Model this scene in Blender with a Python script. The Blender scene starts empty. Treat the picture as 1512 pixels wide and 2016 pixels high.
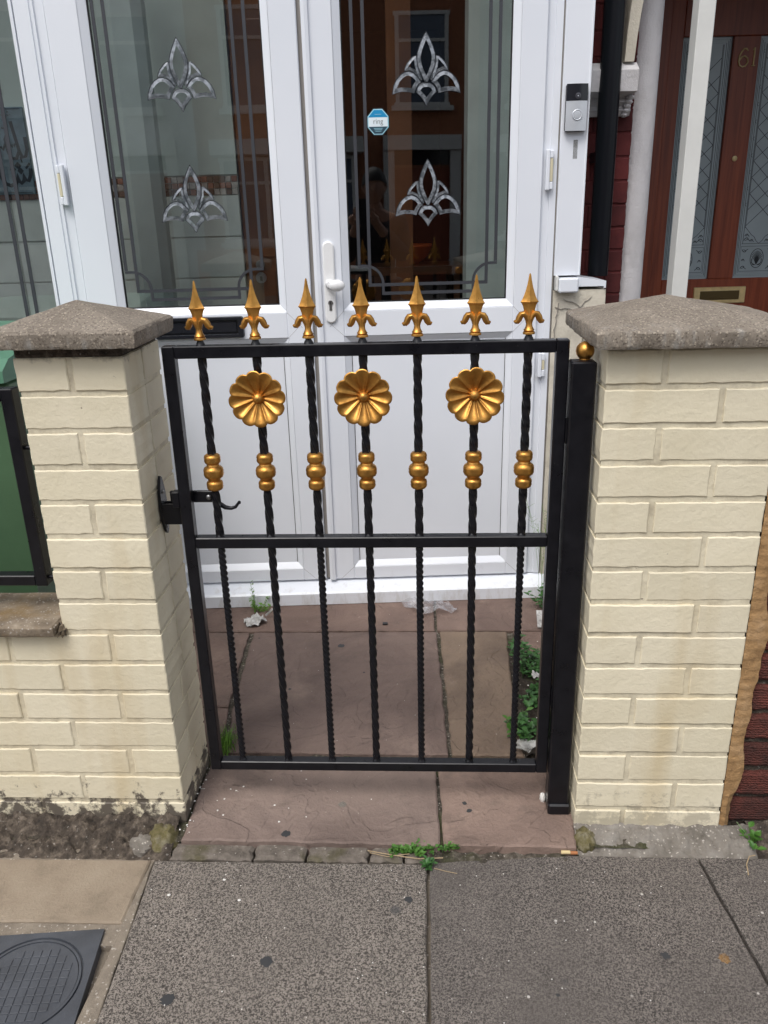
import bpy, math, random
from mathutils import Matrix, Vector, noise
random.seed(7)
PI = math.pi
R = math.radians
S = bpy.context.scene
C = S.collection

# ---------------------------------------------------------------- camera
rt = Vector((0.99857259, 0.0471752, -0.02504552))
up = Vector((0.00697808, 0.34966915, 0.93684726))
fw = Vector((-0.0529536, 0.93568477, -0.34884083))
CAMLOC = Vector((-0.33567, -1.52210, 1.36608))
cam = bpy.data.cameras.new('camera')
camo = bpy.data.objects.new('camera', cam); C.objects.link(camo)
m = Matrix.Identity(4)
for i in range(3):
    m[i][0] = rt[i]; m[i][1] = up[i]; m[i][2] = -fw[i]; m[i][3] = CAMLOC[i]
camo.matrix_world = m
cam.sensor_fit = 'VERTICAL'; cam.sensor_height = 24.0
cam.lens = 24.0 * 1593.27 / 2016.0
cam.clip_start = 0.02; cam.clip_end = 800
S.camera = camo
S.render.resolution_x = 768; S.render.resolution_y = 1024

# ---------------------------------------------------------------- world, sun, exposure
SUN_EL, SUN_AZ = R(58), R(205)          # direction the light comes from: front (-y), a little left
w = bpy.data.worlds.new('World'); S.world = w; w.use_nodes = True
nt = w.node_tree
bg = nt.nodes['Background']
sky = nt.nodes.new('ShaderNodeTexSky'); sky.sky_type = 'NISHITA'; sky.sun_disc = False
sky.sun_elevation = SUN_EL; sky.sun_rotation = SUN_AZ; sky.dust_density = 3.0; sky.air_density = 1.0
hs = nt.nodes.new('ShaderNodeHueSaturation'); hs.inputs['Saturation'].default_value = 0.38
nt.links.new(sky.outputs[0], hs.inputs['Color']); nt.links.new(hs.outputs[0], bg.inputs['Color'])
bg.inputs['Strength'].default_value = 0.15
sd = bpy.data.lights.new('sun', 'SUN'); sd.energy = 0.9; sd.angle = R(25); sd.color = (1.0, 0.97, 0.93)
so = bpy.data.objects.new('sun', sd); C.objects.link(so)
ld = Vector((math.sin(SUN_AZ)*math.cos(SUN_EL), math.cos(SUN_AZ)*math.cos(SUN_EL), math.sin(SUN_EL)))
so.rotation_euler = ld.to_track_quat('Z', 'Y').to_euler()
S.view_settings.view_transform = 'Standard'; S.view_settings.look = 'None'
S.view_settings.gamma = 1; S.view_settings.use_curve_mapping = False
S.view_settings.exposure = 0.60

# ---------------------------------------------------------------- frames
I4 = Matrix.Identity(4)
HOUSE = Matrix.Translation((-0.55, 1.14, 0)) @ Matrix.Rotation(R(4), 4, 'Z')   # u along facade, v into house, z up

# ---------------------------------------------------------------- materials
def nodes(name):
    mt = bpy.data.materials.new(name); mt.use_nodes = True
    n = mt.node_tree; return mt, n, n.nodes['Principled BSDF']
def pos(n, scale=None):
    g = n.nodes.new('ShaderNodeNewGeometry')
    if scale is None: return g.outputs['Position']
    mp = n.nodes.new('ShaderNodeMapping'); mp.inputs['Scale'].default_value = scale
    n.links.new(g.outputs['Position'], mp.inputs['Vector']); return mp.outputs['Vector']
def noise_tex(n, scale, detail=4, rough=0.55, vec=None, dist=0):
    t = n.nodes.new('ShaderNodeTexNoise'); t.inputs['Scale'].default_value = scale
    t.inputs['Detail'].default_value = detail; t.inputs['Roughness'].default_value = rough
    t.inputs['Distortion'].default_value = dist
    n.links.new(vec if vec is not None else pos(n), t.inputs['Vector']); return t.outputs['Fac']
def voro(n, scale, vec=None, feature='F1', out='Distance'):
    t = n.nodes.new('ShaderNodeTexVoronoi'); t.inputs['Scale'].default_value = scale; t.feature = feature
    n.links.new(vec if vec is not None else pos(n), t.inputs['Vector']); return t.outputs[out]
def ramp(n, fac, stops):
    r = n.nodes.new('ShaderNodeValToRGB'); e = r.color_ramp.elements
    while len(e) < len(stops): e.new(0.5)
    for x, (p, c) in zip(e, stops):
        x.position = p; x.color = (c, c, c, 1) if isinstance(c, (int, float)) else (*c, 1)
    n.links.new(fac, r.inputs[0]); return r.outputs[0]
def mix(n, fac, a, b, mode='MIX'):
    x = n.nodes.new('ShaderNodeMix'); x.data_type = 'RGBA'; x.blend_type = mode
    for s, v in ((x.inputs[0], fac), (x.inputs[6], a), (x.inputs[7], b)):
        if hasattr(v, 'links'): n.links.new(v, s)
        elif isinstance(v, (int, float)): s.default_value = v
        else: s.default_value = (*v, 1)
    return x.outputs[2]
def math_n(n, op, a, b=0.0):
    x = n.nodes.new('ShaderNodeMath'); x.operation = op
    for s, v in ((x.inputs[0], a), (x.inputs[1], b)):
        if hasattr(v, 'links'): n.links.new(v, s)
        else: s.default_value = v
    return x.outputs[0]
def bump(n, bs, h, dist=0.002, strength=1.0, prev=None):
    b = n.nodes.new('ShaderNodeBump'); b.inputs['Distance'].default_value = dist
    b.inputs['Strength'].default_value = strength
    n.links.new(h, b.inputs['Height'])
    if prev is not None: n.links.new(prev, b.inputs['Normal'])
    n.links.new(b.outputs[0], bs.inputs['Normal']); return b.outputs[0]
def sep_z(n):
    s = n.nodes.new('ShaderNodeSeparateXYZ'); n.links.new(pos(n), s.inputs[0]); return s.outputs
def maprange(n, v, a, b, c=0.0, d=1.0):
    x = n.nodes.new('ShaderNodeMapRange')
    n.links.new(v, x.inputs[0])
    for i, q in enumerate((a, b, c, d)): x.inputs[i+1].default_value = q
    return x.outputs[0]

def simple(name, col, rough=0.5, metal=0.0, var=0.08, vs=8, bsc=None, bd=0.0005, spec=None):
    mt, n, b = nodes(name)
    f = noise_tex(n, vs)
    lo = tuple(c*(1-var) for c in col); hi = tuple(min(1, c*(1+var)) for c in col)
    n.links.new(ramp(n, f, [(0.3, lo), (0.7, hi)]), b.inputs['Base Color'])
    b.inputs['Roughness'].default_value = rough; b.inputs['Metallic'].default_value = metal
    if spec is not None: b.inputs['Specular IOR Level'].default_value = spec
    if bsc: bump(n, b, noise_tex(n, bsc, 5), bd)
    return mt

def mat_painted_brick(dirty=0.0):
    mt, n, b = nodes('cream_painted_brick' if not dirty else 'dirty_cream_painted_joint')
    big = noise_tex(n, 5, 3); fine = noise_tex(n, 90, 5, 0.6)
    base = ramp(n, big, [(0.3, (0.71, 0.64, 0.465)), (0.7, (0.78, 0.71, 0.54))])
    oi = n.nodes.new('ShaderNodeObjectInfo')
    tint = ramp(n, oi.outputs['Random'], [(0, 0.93), (1, 1.0)])
    base = mix(n, 1.0, base, tint, 'MULTIPLY')
    # small chips and scuffs showing dark
    ch = noise_tex(n, 42, 6, 0.7)
    base = mix(n, ramp(n, ch, [(0.68, 0.0), (0.71, 0.8)]), base, (0.16, 0.12, 0.09))
    sc = noise_tex(n, 1, 6, 0.75, pos(n, (18, 18, 60)))
    base = mix(n, ramp(n, sc, [(0.62, 0.0), (0.78, 0.35)]), base, (0.33, 0.27, 0.19))
    if dirty: base = mix(n, ramp(n, noise_tex(n, 16, 6, 0.7), [(0.42, 0.0), (0.68, dirty)]), base, (0.20, 0.155, 0.105))
    # yellowish run-down stains
    st = noise_tex(n, 1, 3, 0.5, pos(n, (9, 9, 1.2)))
    base = mix(n, ramp(n, st, [(0.55, 0.0), (0.75, 0.5)]), base, (0.52, 0.40, 0.21))
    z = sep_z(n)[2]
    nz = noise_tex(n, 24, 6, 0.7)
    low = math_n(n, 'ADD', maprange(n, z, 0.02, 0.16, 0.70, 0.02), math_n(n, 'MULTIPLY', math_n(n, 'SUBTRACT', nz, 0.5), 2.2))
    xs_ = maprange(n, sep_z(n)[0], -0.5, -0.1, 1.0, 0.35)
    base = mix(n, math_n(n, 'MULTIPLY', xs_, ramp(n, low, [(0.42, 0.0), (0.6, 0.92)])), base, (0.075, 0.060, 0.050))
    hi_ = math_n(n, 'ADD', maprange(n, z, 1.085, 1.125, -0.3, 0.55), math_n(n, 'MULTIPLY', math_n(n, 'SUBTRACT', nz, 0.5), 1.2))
    base = mix(n, ramp(n, hi_, [(0.28, 0.0), (0.60, 0.85)]), base, (0.15, 0.115, 0.085))  # grime below the caps, with their contact shadow painted in
    n.links.new(base, b.inputs['Base Color'])
    b.inputs['Roughness'].default_value = 0.62
    p = bump(n, b, noise_tex(n, 30, 2, 0.5), 0.0020, 0.6)
    bump(n, b, fine, 0.0013, 1.0, p)
    return mt

def mat_concrete_cap():
    mt, n, b = nodes('weathered_cap_concrete')
    big = noise_tex(n, 7, 5, 0.6)
    base = ramp(n, big, [(0.3, (0.185, 0.155, 0.122)), (0.7, (0.30, 0.258, 0.208))])
    v = voro(n, 360, out='Color'); sp = n.nodes.new('ShaderNodeSeparateColor'); n.links.new(v, sp.inputs[0])
    base = mix(n, ramp(n, sp.outputs[0], [(0.84, 0.0), (0.95, 0.6)]), base, (0.50, 0.43, 0.34))
    base = mix(n, ramp(n, sp.outputs[1], [(0.80, 0.0), (0.95, 0.7)]), base, (0.09, 0.07, 0.055))
    # pale lime runs on the edge
    st = noise_tex(n, 1, 4, 0.6, pos(n, (48, 48, 14)))
    zz = sep_z(n)[2]
    m2 = math_n(n, 'MULTIPLY', ramp(n, st, [(0.52, 0.0), (0.72, 0.5)]), maprange(n, zz, 1.15, 1.165, 1, 0))
    base = mix(n, m2, base, (0.46, 0.46, 0.44))
    n.links.new(base, b.inputs['Base Color']); b.inputs['Roughness'].default_value = 0.9
    p = bump(n, b, sp.outputs[2], 0.002, 0.8)
    bump(n, b, noise_tex(n, 60, 6, 0.7), 0.004, 1.0, p)
    return mt

def mat_slab(name, dark, light, sc=230, contrast=1.0, wear=0.5):
    mt, n, b = nodes(name)
    v = noise_tex(n, sc, 2, 0.5, dist=1.2)
    w2 = noise_tex(n, 2.2, 4, 0.6)
    spk = ramp(n, v, [(0.44, dark), (0.56, light)])
    mean = tuple((a*0.62+c*0.38) for a, c in zip(dark, light))
    base = mix(n, ramp(n, w2, [(0.38, wear), (0.62, 0.0)]), spk, mean)
    md = noise_tex(n, 11, 5, 0.6)
    base = mix(n, 1.0, base, ramp(n, md, [(0.25, 0.80), (0.7, 1.08)]), 'MULTIPLY')
    oi = n.nodes.new('ShaderNodeObjectInfo')
    vc = voro(n, 26, out='Color'); sp = n.nodes.new('ShaderNodeSeparateColor'); n.links.new(vc, sp.inputs[0])
    vd = voro(n, 26)
    white = math_n(n, 'MULTIPLY', ramp(n, sp.outputs[0], [(0.90, 0.0), (0.91, 1.0)]), ramp(n, vd, [(0.06, 1.0), (0.09, 0.0)]))
    base = mix(n, white, base, (0.5, 0.47, 0.43))
    gd = voro(n, 5.2); gc = voro(n, 5.2, out='Color'); sg = n.nodes.new('ShaderNodeSeparateColor'); n.links.new(gc, sg.inputs[0])
    gum = math_n(n, 'MULTIPLY', ramp(n, sg.outputs[1], [(0.66, 0.0), (0.67, 0.75)]), ramp(n, math_n(n, 'ADD', gd, math_n(n, 'MULTIPLY', md, 0.06)), [(0.085, 1.0), (0.11, 0.0)]))
    base = mix(n, gum, base, (0.055, 0.055, 0.055))
    n.links.new(base, b.inputs['Base Color']); b.inputs['Roughness'].default_value = 0.85
    p = bump(n, b, v, 0.0022, 0.9)
    bump(n, b, noise_tex(n, 14, 5), 0.006, 0.5, p)
    return mt

def mat_sandstone(nm='red_brown_sandstone', mul=(1, 1, 1)):
    mt, n, b = nodes(nm)
    f = noise_tex(n, 3.2, 6, 0.62, dist=0.6)
    base = ramp(n, f, [(0.28, (0.120, 0.086, 0.073)), (0.5, (0.208, 0.153, 0.130)), (0.72, (0.29, 0.218, 0.183))])
    oi = n.nodes.new('ShaderNodeObjectInfo')
    base = mix(n, 1.0, base, ramp(n, oi.outputs['Random'], [(0, (0.86, 0.9, 0.92)), (0.5, (1.06, 1.0, 0.94)), (1, (0.95, 1.03, 1.03))]), 'MULTIPLY')
    base = mix(n, 1.0, base, mul, 'MULTIPLY')
    st = noise_tex(n, 9, 6, 0.7)
    base = mix(n, ramp(n, st, [(0.54, 0.0), (0.70, 0.55)]), base, (0.10, 0.072, 0.058))
    pale = noise_tex(n, 6, 5, 0.6)
    base = mix(n, ramp(n, pale, [(0.62, 0.0), (0.75, 0.4)]), base, (0.36, 0.27, 0.215))
    vd = voro(n, 30); vc = voro(n, 30, out='Color'); sg = n.nodes.new('ShaderNodeSeparateColor'); n.links.new(vc, sg.inputs[0])
    dot = math_n(n, 'MULTIPLY', ramp(n, sg.outputs[0], [(0.94, 0.0), (0.95, 1.0)]), ramp(n, vd, [(0.1, 1.0), (0.14, 0.0)]))
    base = mix(n, dot, base, (0.05, 0.04, 0.04))
    n.links.new(base, b.inputs['Base Color']); b.inputs['Roughness'].default_value = 0.78
    # riven layers
    lay = noise_tex(n, 4.5, 3, 0.5, dist=1.5)
    stp = ramp(n, lay, [(0.30, 0.0), (0.33, 0.35), (0.48, 0.4), (0.50, 0.7), (0.64, 0.74), (0.66, 1.0)])
    p = bump(n, b, stp, 0.006, 1.0)
    p = bump(n, b, noise_tex(n, 18, 6, 0.7), 0.008, 1.0, p)
    bump(n, b, noise_tex(n, 110, 5, 0.65), 0.0022, 1.0, p)
    return mt

def mat_gold():
    mt, n, b = nodes('gold_paint')
    f = noise_tex(n, 55, 5, 0.6)
    base = ramp(n, f, [(0.3, (0.47, 0.230, 0.052)), (0.7, (0.64, 0.335, 0.086))])
    base = mix(n, ramp(n, noise_tex(n, 26, 6, 0.7), [(0.50, 0.0), (0.70, 0.55)]), base, (0.22, 0.095, 0.025))
    wr = noise_tex(n, 130, 5, 0.7)
    base = mix(n, ramp(n, wr, [(0.68, 0.0), (0.72, 0.85)]), base, (0.05, 0.025, 0.015))
    n.links.new(base, b.inputs['Base Color'])
    b.inputs['Metallic'].default_value = 0.95; n.links.new(ramp(n, noise_tex(n, 35, 4), [(0.3, 0.34), (0.7, 0.50)]), b.inputs['Roughness'])
    bump(n, b, noise_tex(n, 150, 4), 0.0006, 0.8)
    return mt

def mat_black():
    mt, n, b = nodes('black_gloss_metal_paint')
    f = noise_tex(n, 30, 4)
    base = ramp(n, f, [(0.3, (0.004, 0.004, 0.006)), (0.7, (0.008, 0.008, 0.011))])
    wr = noise_tex(n, 75, 6, 0.75)
    base = mix(n, ramp(n, wr, [(0.67, 0.0), (0.74, 0.7)]), base, (0.11, 0.105, 0.10))
    base = mix(n, ramp(n, noise_tex(n, 22, 6, 0.75), [(0.70, 0.0), (0.76, 0.6)]), base, (0.07, 0.022, 0.012))
    n.links.new(base, b.inputs['Base Color'])
    n.links.new(ramp(n, f, [(0.3, 0.26), (0.7, 0.38)]), b.inputs['Roughness']); b.inputs['Specular IOR Level'].default_value = 0.4
    bump(n, b, noise_tex(n, 160, 3), 0.0003, 0.5)
    return mt

def mat_upvc():
    mt, n, b = nodes('white_upvc')
    f = noise_tex(n, 2.5, 3)
    base = ramp(n, f, [(0.3, (0.735, 0.765, 0.82)), (0.7, (0.785, 0.81, 0.86))])
    z = sep_z(n)[2]
    g = noise_tex(n, 1, 5, 0.7, pos(n, (30, 30, 9)))
    lo = math_n(n, 'ADD', maprange(n, z, 0.04, 0.34, 0.42, -0.22), math_n(n, 'MULTIPLY', math_n(n, 'SUBTRACT', g, 0.5), 1.3))
    base = mix(n, ramp(n, lo, [(0.35, 0.0), (0.75, 0.65)]), base, (0.42, 0.39, 0.34))
    n.links.new(base, b.inputs['Base Color']); b.inputs['Roughness'].default_value = 0.28
    bump(n, b, noise_tex(n, 4, 2), 0.0006, 0.6)
    return mt

def mat_glass(name='window_glass', tint=(0.965, 0.985, 0.985)):
    mt = bpy.data.materials.new(name); mt.use_nodes = True; n = mt.node_tree
    n.nodes.remove(n.nodes['Principled BSDF']); out = n.nodes['Material Output']
    tr = n.nodes.new('ShaderNodeBsdfTransparent'); tr.inputs[0].default_value = (*tint, 1)
    gl = n.nodes.new('ShaderNodeBsdfGlossy'); gl.inputs['Roughness'].default_value = 0.0
    fr = n.nodes.new('ShaderNodeFresnel'); fr.inputs[0].default_value = 1.78
    bp = n.nodes.new('ShaderNodeBump'); bp.inputs['Distance'].default_value = 0.0006; bp.inputs['Strength'].default_value = 0.4
    n.links.new(noise_tex(n, 2.2, 1), bp.inputs['Height']); n.links.new(bp.outputs[0], gl.inputs['Normal'])
    mx = n.nodes.new('ShaderNodeMixShader')
    n.links.new(fr.outputs[0], mx.inputs[0]); n.links.new(tr.outputs[0], mx.inputs[1]); n.links.new(gl.outputs[0], mx.inputs[2])
    n.links.new(mx.outputs[0], out.inputs[0]); return mt

def mat_bevelglass():
    mt, n, b = nodes('bevelled_glass')
    b.inputs['Base Color'].default_value = (0.20, 0.22, 0.25, 1); b.inputs['Metallic'].default_value = 0.15
    b.inputs['Roughness'].default_value = 0.18; b.inputs['Alpha'].default_value = 0.9
    g = n.nodes.new('ShaderNodeNewGeometry')
    n.links.new(ramp(n, noise_tex(n, 60, 3), [(0.40, (0.10, 0.112, 0.125)), (0.60, (0.32, 0.345, 0.38))]), b.inputs['Base Color'])
    return mt

def mat_film(name, col, alpha, rough=0.2):
    mt, n, b = nodes(name)
    b.inputs['Base Color'].default_value = (*col, 1); b.inputs['Roughness'].default_value = rough
    n.links.new(ramp(n, noise_tex(n, 30, 4), [(0.35, alpha*0.5), (0.7, min(1, alpha*1.5))]), b.inputs['Alpha'])
    bump(n, b, noise_tex(n, 35, 4), 0.006, 1.0)
    return mt

def mat_wood():
    mt, n, b = nodes('varnished_red_brown_wood')
    g = noise_tex(n, 1, 5, 0.6, pos(n, (60, 60, 2.5)), dist=0.8)
    base = ramp(n, g, [(0.3, (0.165, 0.034, 0.015)), (0.7, (0.30, 0.070, 0.028))])
    n.links.new(base, b.inputs['Base Color']); b.inputs['Roughness'].default_value = 0.42
    bump(n, b, g, 0.0006, 0.6)
    return mt

def mat_rough(name, cols, sc=20, bd=0.006, speck=0.0, rough=0.95, moss=None):
    mt, n, b = nodes(name)
    f = noise_tex(n, sc, 7, 0.68)
    k = len(cols)
    base = ramp(n, f, [(0.28 + 0.44*i/(k-1), c) for i, c in enumerate(cols)])
    if speck:
        vc = voro(n, 300, out='Color'); sg = n.nodes.new('ShaderNodeSeparateColor'); n.links.new(vc, sg.inputs[0])
        base = mix(n, ramp(n, sg.outputs[0], [(1-speck, 0.0), (1-speck+0.03, 0.8)]), base, (0.45, 0.41, 0.36))
    if moss:
        base = mix(n, ramp(n, noise_tex(n, 8, 5, 0.6), [(0.5, 0.0), (0.62, 0.85)]), base, moss)
    n.links.new(base, b.inputs['Base Color']); b.inputs['Roughness'].default_value = rough
    p = bump(n, b, f, bd, 1.0); bump(n, b, noise_tex(n, 160, 4, 0.7), 0.002, 1.0, p)
    return mt

def mat_leaf(name, a, c):
    mt, n, b = nodes(name)
    n.links.new(ramp(n, noise_tex(n, 45, 3), [(0.3, a), (0.7, c)]), b.inputs['Base Color'])
    b.inputs['Roughness'].default_value = 0.5
    b.inputs['Subsurface Weight'].default_value = 0.0
    return mt

def mat_red_brick(name='dark_red_wirecut_brick', cols=((0.045, 0.02, 0.015), (0.12, 0.035, 0.024), (0.2, 0.05, 0.032)), wire=True):
    mt, n, b = nodes(name)
    f = noise_tex(n, 14, 6, 0.7)
    base = ramp(n, f, [(0.3, cols[0]), (0.5, cols[1]), (0.72, cols[2])])
    oi = n.nodes.new('ShaderNodeObjectInfo')
    base = mix(n, 1.0, base, ramp(n, oi.outputs['Random'], [(0, (0.6, 0.55, 0.55)), (1, (1.15, 1.0, 1.0))]), 'MULTIPLY')
    n.links.new(base, b.inputs['Base Color']); b.inputs['Roughness'].default_value = 0.85
    if wire:
        wv = n.nodes.new('ShaderNodeTexWave'); wv.bands_direction = 'Z'; wv.inputs['Scale'].default_value = 50
        wv.inputs['Distortion'].default_value = 6; wv.inputs['Detail'].default_value = 2; wv.inputs['Detail Scale'].default_value = 3
        n.links.new(pos(n), wv.inputs['Vector'])
        p = bump(n, b, wv.outputs['Fac'], 0.003, 0.9); bump(n, b, f, 0.004, 0.8, p)
    else: bump(n, b, f, 0.002, 1.0)
    return mt

M = dict(
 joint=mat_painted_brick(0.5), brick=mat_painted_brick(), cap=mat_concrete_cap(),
 slab=mat_slab('exposed_aggregate_slab', (0.042, 0.035, 0.030), (0.285, 0.250, 0.215), 250, wear=0.3),
 slab2=mat_slab('worn_dark_aggregate_slab', (0.042, 0.036, 0.032), (0.215, 0.188, 0.166), 270, wear=0.7),
 beige=mat_rough('smooth_beige_slab', [(0.17, 0.135, 0.097), (0.265, 0.212, 0.155), (0.31, 0.255, 0.19)], 8, 0.006),
 bedding=mat_rough('beige_bedding_concrete', [(0.15, 0.125, 0.098), (0.215, 0.18, 0.14), (0.27, 0.23, 0.18)], 26, 0.003, 0.06),
 stone=mat_sandstone(), stone_shaded=mat_sandstone('shaded_plum_sandstone', (0.82, 0.77, 0.76)), stone_tan=mat_sandstone('tan_sandstone', (0.86, 0.83, 0.72)), gold=mat_gold(), black=mat_black(), upvc=mat_upvc(), glass=mat_glass(), bevel=mat_bevelglass(),
 wood=mat_wood(),
 haunch=mat_rough('dirty_dark_haunching', [(0.024, 0.019, 0.015), (0.095, 0.074, 0.056), (0.27, 0.22, 0.17)], 46, 0.02, 0.02),
 haunch2=mat_rough('grey_mortar_haunching', [(0.10, 0.088, 0.072), (0.19, 0.17, 0.145), (0.28, 0.26, 0.23)], 18, 0.008, 0.05),
 moss=mat_rough('mossy_mortar', [(0.055, 0.050, 0.018), (0.13, 0.11, 0.045), (0.26, 0.235, 0.17)], 30, 0.008),
 sett=mat_rough('grey_brown_kerb_stone', [(0.075, 0.062, 0.05), (0.155, 0.132, 0.110), (0.25, 0.215, 0.18)], 30, 0.010, 0.02, moss=(0.085, 0.075, 0.035)),
 mortar=mat_rough('grey_path_mortar', [(0.022, 0.018, 0.013), (0.075, 0.062, 0.046), (0.24, 0.21, 0.17)], 55, 0.012, 0.05, moss=(0.05, 0.055, 0.018)),
 soil=mat_rough('dark_soil', [(0.016, 0.012, 0.009), (0.036, 0.027, 0.019), (0.07, 0.055, 0.042)], 30, 0.014, 0.015),
 render_=mat_rough('cracked_cream_render', [(0.46, 0.41, 0.33), (0.60, 0.555, 0.46), (0.66, 0.61, 0.52)], 9, 0.004),
 coping=mat_rough('mossy_wall_coping', [(0.12, 0.09, 0.062), (0.22, 0.175, 0.125), (0.33, 0.27, 0.20)], 18, 0.006, 0.06, moss=(0.20, 0.13, 0.055)),
 cover=simple('blue_black_cover', (0.060, 0.066, 0.078), 0.5, 0.0, 0.25, 12, 120, 0.0008),
 grey=simple('lead_strip', (0.050, 0.053, 0.062), 0.45, 0.2), leadline=simple('dark_came', (0.045, 0.05, 0.06), 0.35, 0.5),
 gasket=simple('black_gasket', (0.012, 0.012, 0.013), 0.5),
 blackplastic=simple('black_letterbox_plastic', (0.012, 0.013, 0.018), 0.25),
 whiteplastic=simple('white_handle_plastic', (0.80, 0.80, 0.80), 0.2),
 creamplastic=simple('aged_cream_plastic', (0.66, 0.60, 0.42), 0.4),
 silver=simple('satin_nickel_plastic', (0.56, 0.585, 0.62), 0.38, 0.35),
 steel=simple('dull_steel', (0.30, 0.30, 0.30), 0.35, 0.9),
 brass=simple('aged_brass', (0.66, 0.52, 0.26), 0.4, 0.2, 0.2, 30),
 redpaint=mat_red_brick('dark_red_painted_brick', ((0.075, 0.011, 0.012), (0.105, 0.017, 0.017), (0.135, 0.026, 0.024)), False),
 redbrick=mat_red_brick(),
 streetbrick=mat_red_brick('orange_street_brick', ((0.24, 0.10, 0.05), (0.38, 0.17, 0.085), (0.46, 0.23, 0.12)), False),
 tan=mat_rough('tan_render_strip', [(0.20, 0.115, 0.05), (0.37, 0.22, 0.095), (0.46, 0.30, 0.16)], 16, 0.008),
 greypaint=simple('off_white_gloss_paint', (0.66, 0.66, 0.63), 0.4, 0, 0.06, 6, 60, 0.0006),
 whitepaint=mat_rough('peeling_white_paint', [(0.54, 0.52, 0.52), (0.66, 0.64, 0.645), (0.70, 0.68, 0.69)], 9, 0.006),
 pipe=simple('black_downpipe_plastic', (0.005, 0.006, 0.009), 0.35, spec=0.25),
 green=simple('green_bin_plastic', (0.075, 0.150, 0.078), 0.45, 0, 0.25, 3, 90, 0.0006),
 lidgreen=simple('faded_green_bin_lid', (0.085, 0.21, 0.135), 0.45, 0, 0.15, 6, 90, 0.0006),
 tile=simple('pale_grey_green_tile', (0.66, 0.70, 0.665), 0.22, 0, 0.10, 7),
 grout=simple('pale_grout', (0.62, 0.62, 0.58), 0.8),
 mosa=simple('brown_mosaic', (0.34, 0.17, 0.12), 0.25, 0, 0.3, 30),
 mosb=simple('taupe_mosaic', (0.50, 0.45, 0.41), 0.25, 0, 0.3, 30),
 mosc=simple('dark_mosaic', (0.18, 0.12, 0.09), 0.25, 0, 0.3, 30),
 plaster=simple('pale_green_grey_plaster', (0.55, 0.62, 0.585), 0.8, 0, 0.06),
 innerwood=simple('brown_inner_door_wood', (0.145, 0.055, 0.020), 0.4, 0, 0.25, 5),
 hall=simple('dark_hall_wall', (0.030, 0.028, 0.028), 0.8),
 plaque=simple('blue_grey_slate_plaque', (0.14, 0.20, 0.24), 0.5, 0, 0.25, 25),
 ink=simple('black_ink', (0.010, 0.012, 0.016), 0.5),
 frosted=simple('etched_frosted_glass', (0.33, 0.40, 0.43), 0.25, 0, 0.12, 4),
 etch=simple('dark_etched_line', (0.018, 0.024, 0.030), 0.4),
 stickw=simple('sticker_white', (0.72, 0.80, 0.84), 0.35), stickb=simple('sticker_blue', (0.012, 0.25, 0.50), 0.35),
 stickd=simple('sticker_slate', (0.03, 0.07, 0.10), 0.35), stickc=simple('sticker_pale_cyan_border', (0.34, 0.62, 0.72), 0.35),
 paper=mat_rough('dirty_white_paper', [(0.22, 0.21, 0.20), (0.52, 0.51, 0.49), (0.72, 0.71, 0.70)], 60, 0.008),
 bag=mat_film('clear_plastic_film', (0.50, 0.50, 0.53), 0.42),
 leaf=mat_leaf('fresh_green_leaf', (0.032, 0.10, 0.014), (0.095, 0.225, 0.035)),
 leafd=mat_leaf('dark_green_leaf', (0.020, 0.070, 0.015), (0.055, 0.155, 0.035)),
 grass=mat_leaf('green_grass_blade', (0.06, 0.15, 0.012), (0.16, 0.33, 0.04)),
 straw=simple('dry_straw_stem', (0.36, 0.27, 0.16), 0.7),
 butt=simple('cigarette_filter_orange', (0.36, 0.14, 0.05), 0.7), buttw=simple('cigarette_paper', (0.58, 0.46, 0.24), 0.7),
 asphalt=mat_rough('road_asphalt', [(0.035, 0.035, 0.035), (0.05, 0.05, 0.05), (0.07, 0.07, 0.068)], 60, 0.003),
 ground=mat_rough('ground_concrete', [(0.10, 0.09, 0.08), (0.14, 0.125, 0.11), (0.18, 0.165, 0.145)], 12, 0.002),
 windowblue=simple('curtained_far_window', (0.10, 0.13, 0.18), 0.2), slate=simple('roof_slate', (0.07, 0.07, 0.08), 0.6), darkglass=simple('dark_far_window_glass', (0.02, 0.025, 0.03), 0.08),
 coat=simple('dark_navy_coat', (0.030, 0.028, 0.034), 0.75, 0, 0.3, 20, 40, 0.004), skin=simple('skin', (0.42, 0.24, 0.17), 0.55),
 hair=simple('dark_hair', (0.012, 0.010, 0.009), 0.6), trouser=simple('dark_trousers', (0.03, 0.03, 0.04), 0.85),
 orange=simple('orange_fabric', (0.75, 0.13, 0.02), 0.6), sealant=simple('grey_sealant', (0.26, 0.24, 0.22), 0.7),
 curtain=simple('pale_curtain', (0.62, 0.70, 0.68), 0.85), chip=simple('white_grit', (0.72, 0.70, 0.66), 0.7),
)

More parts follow.
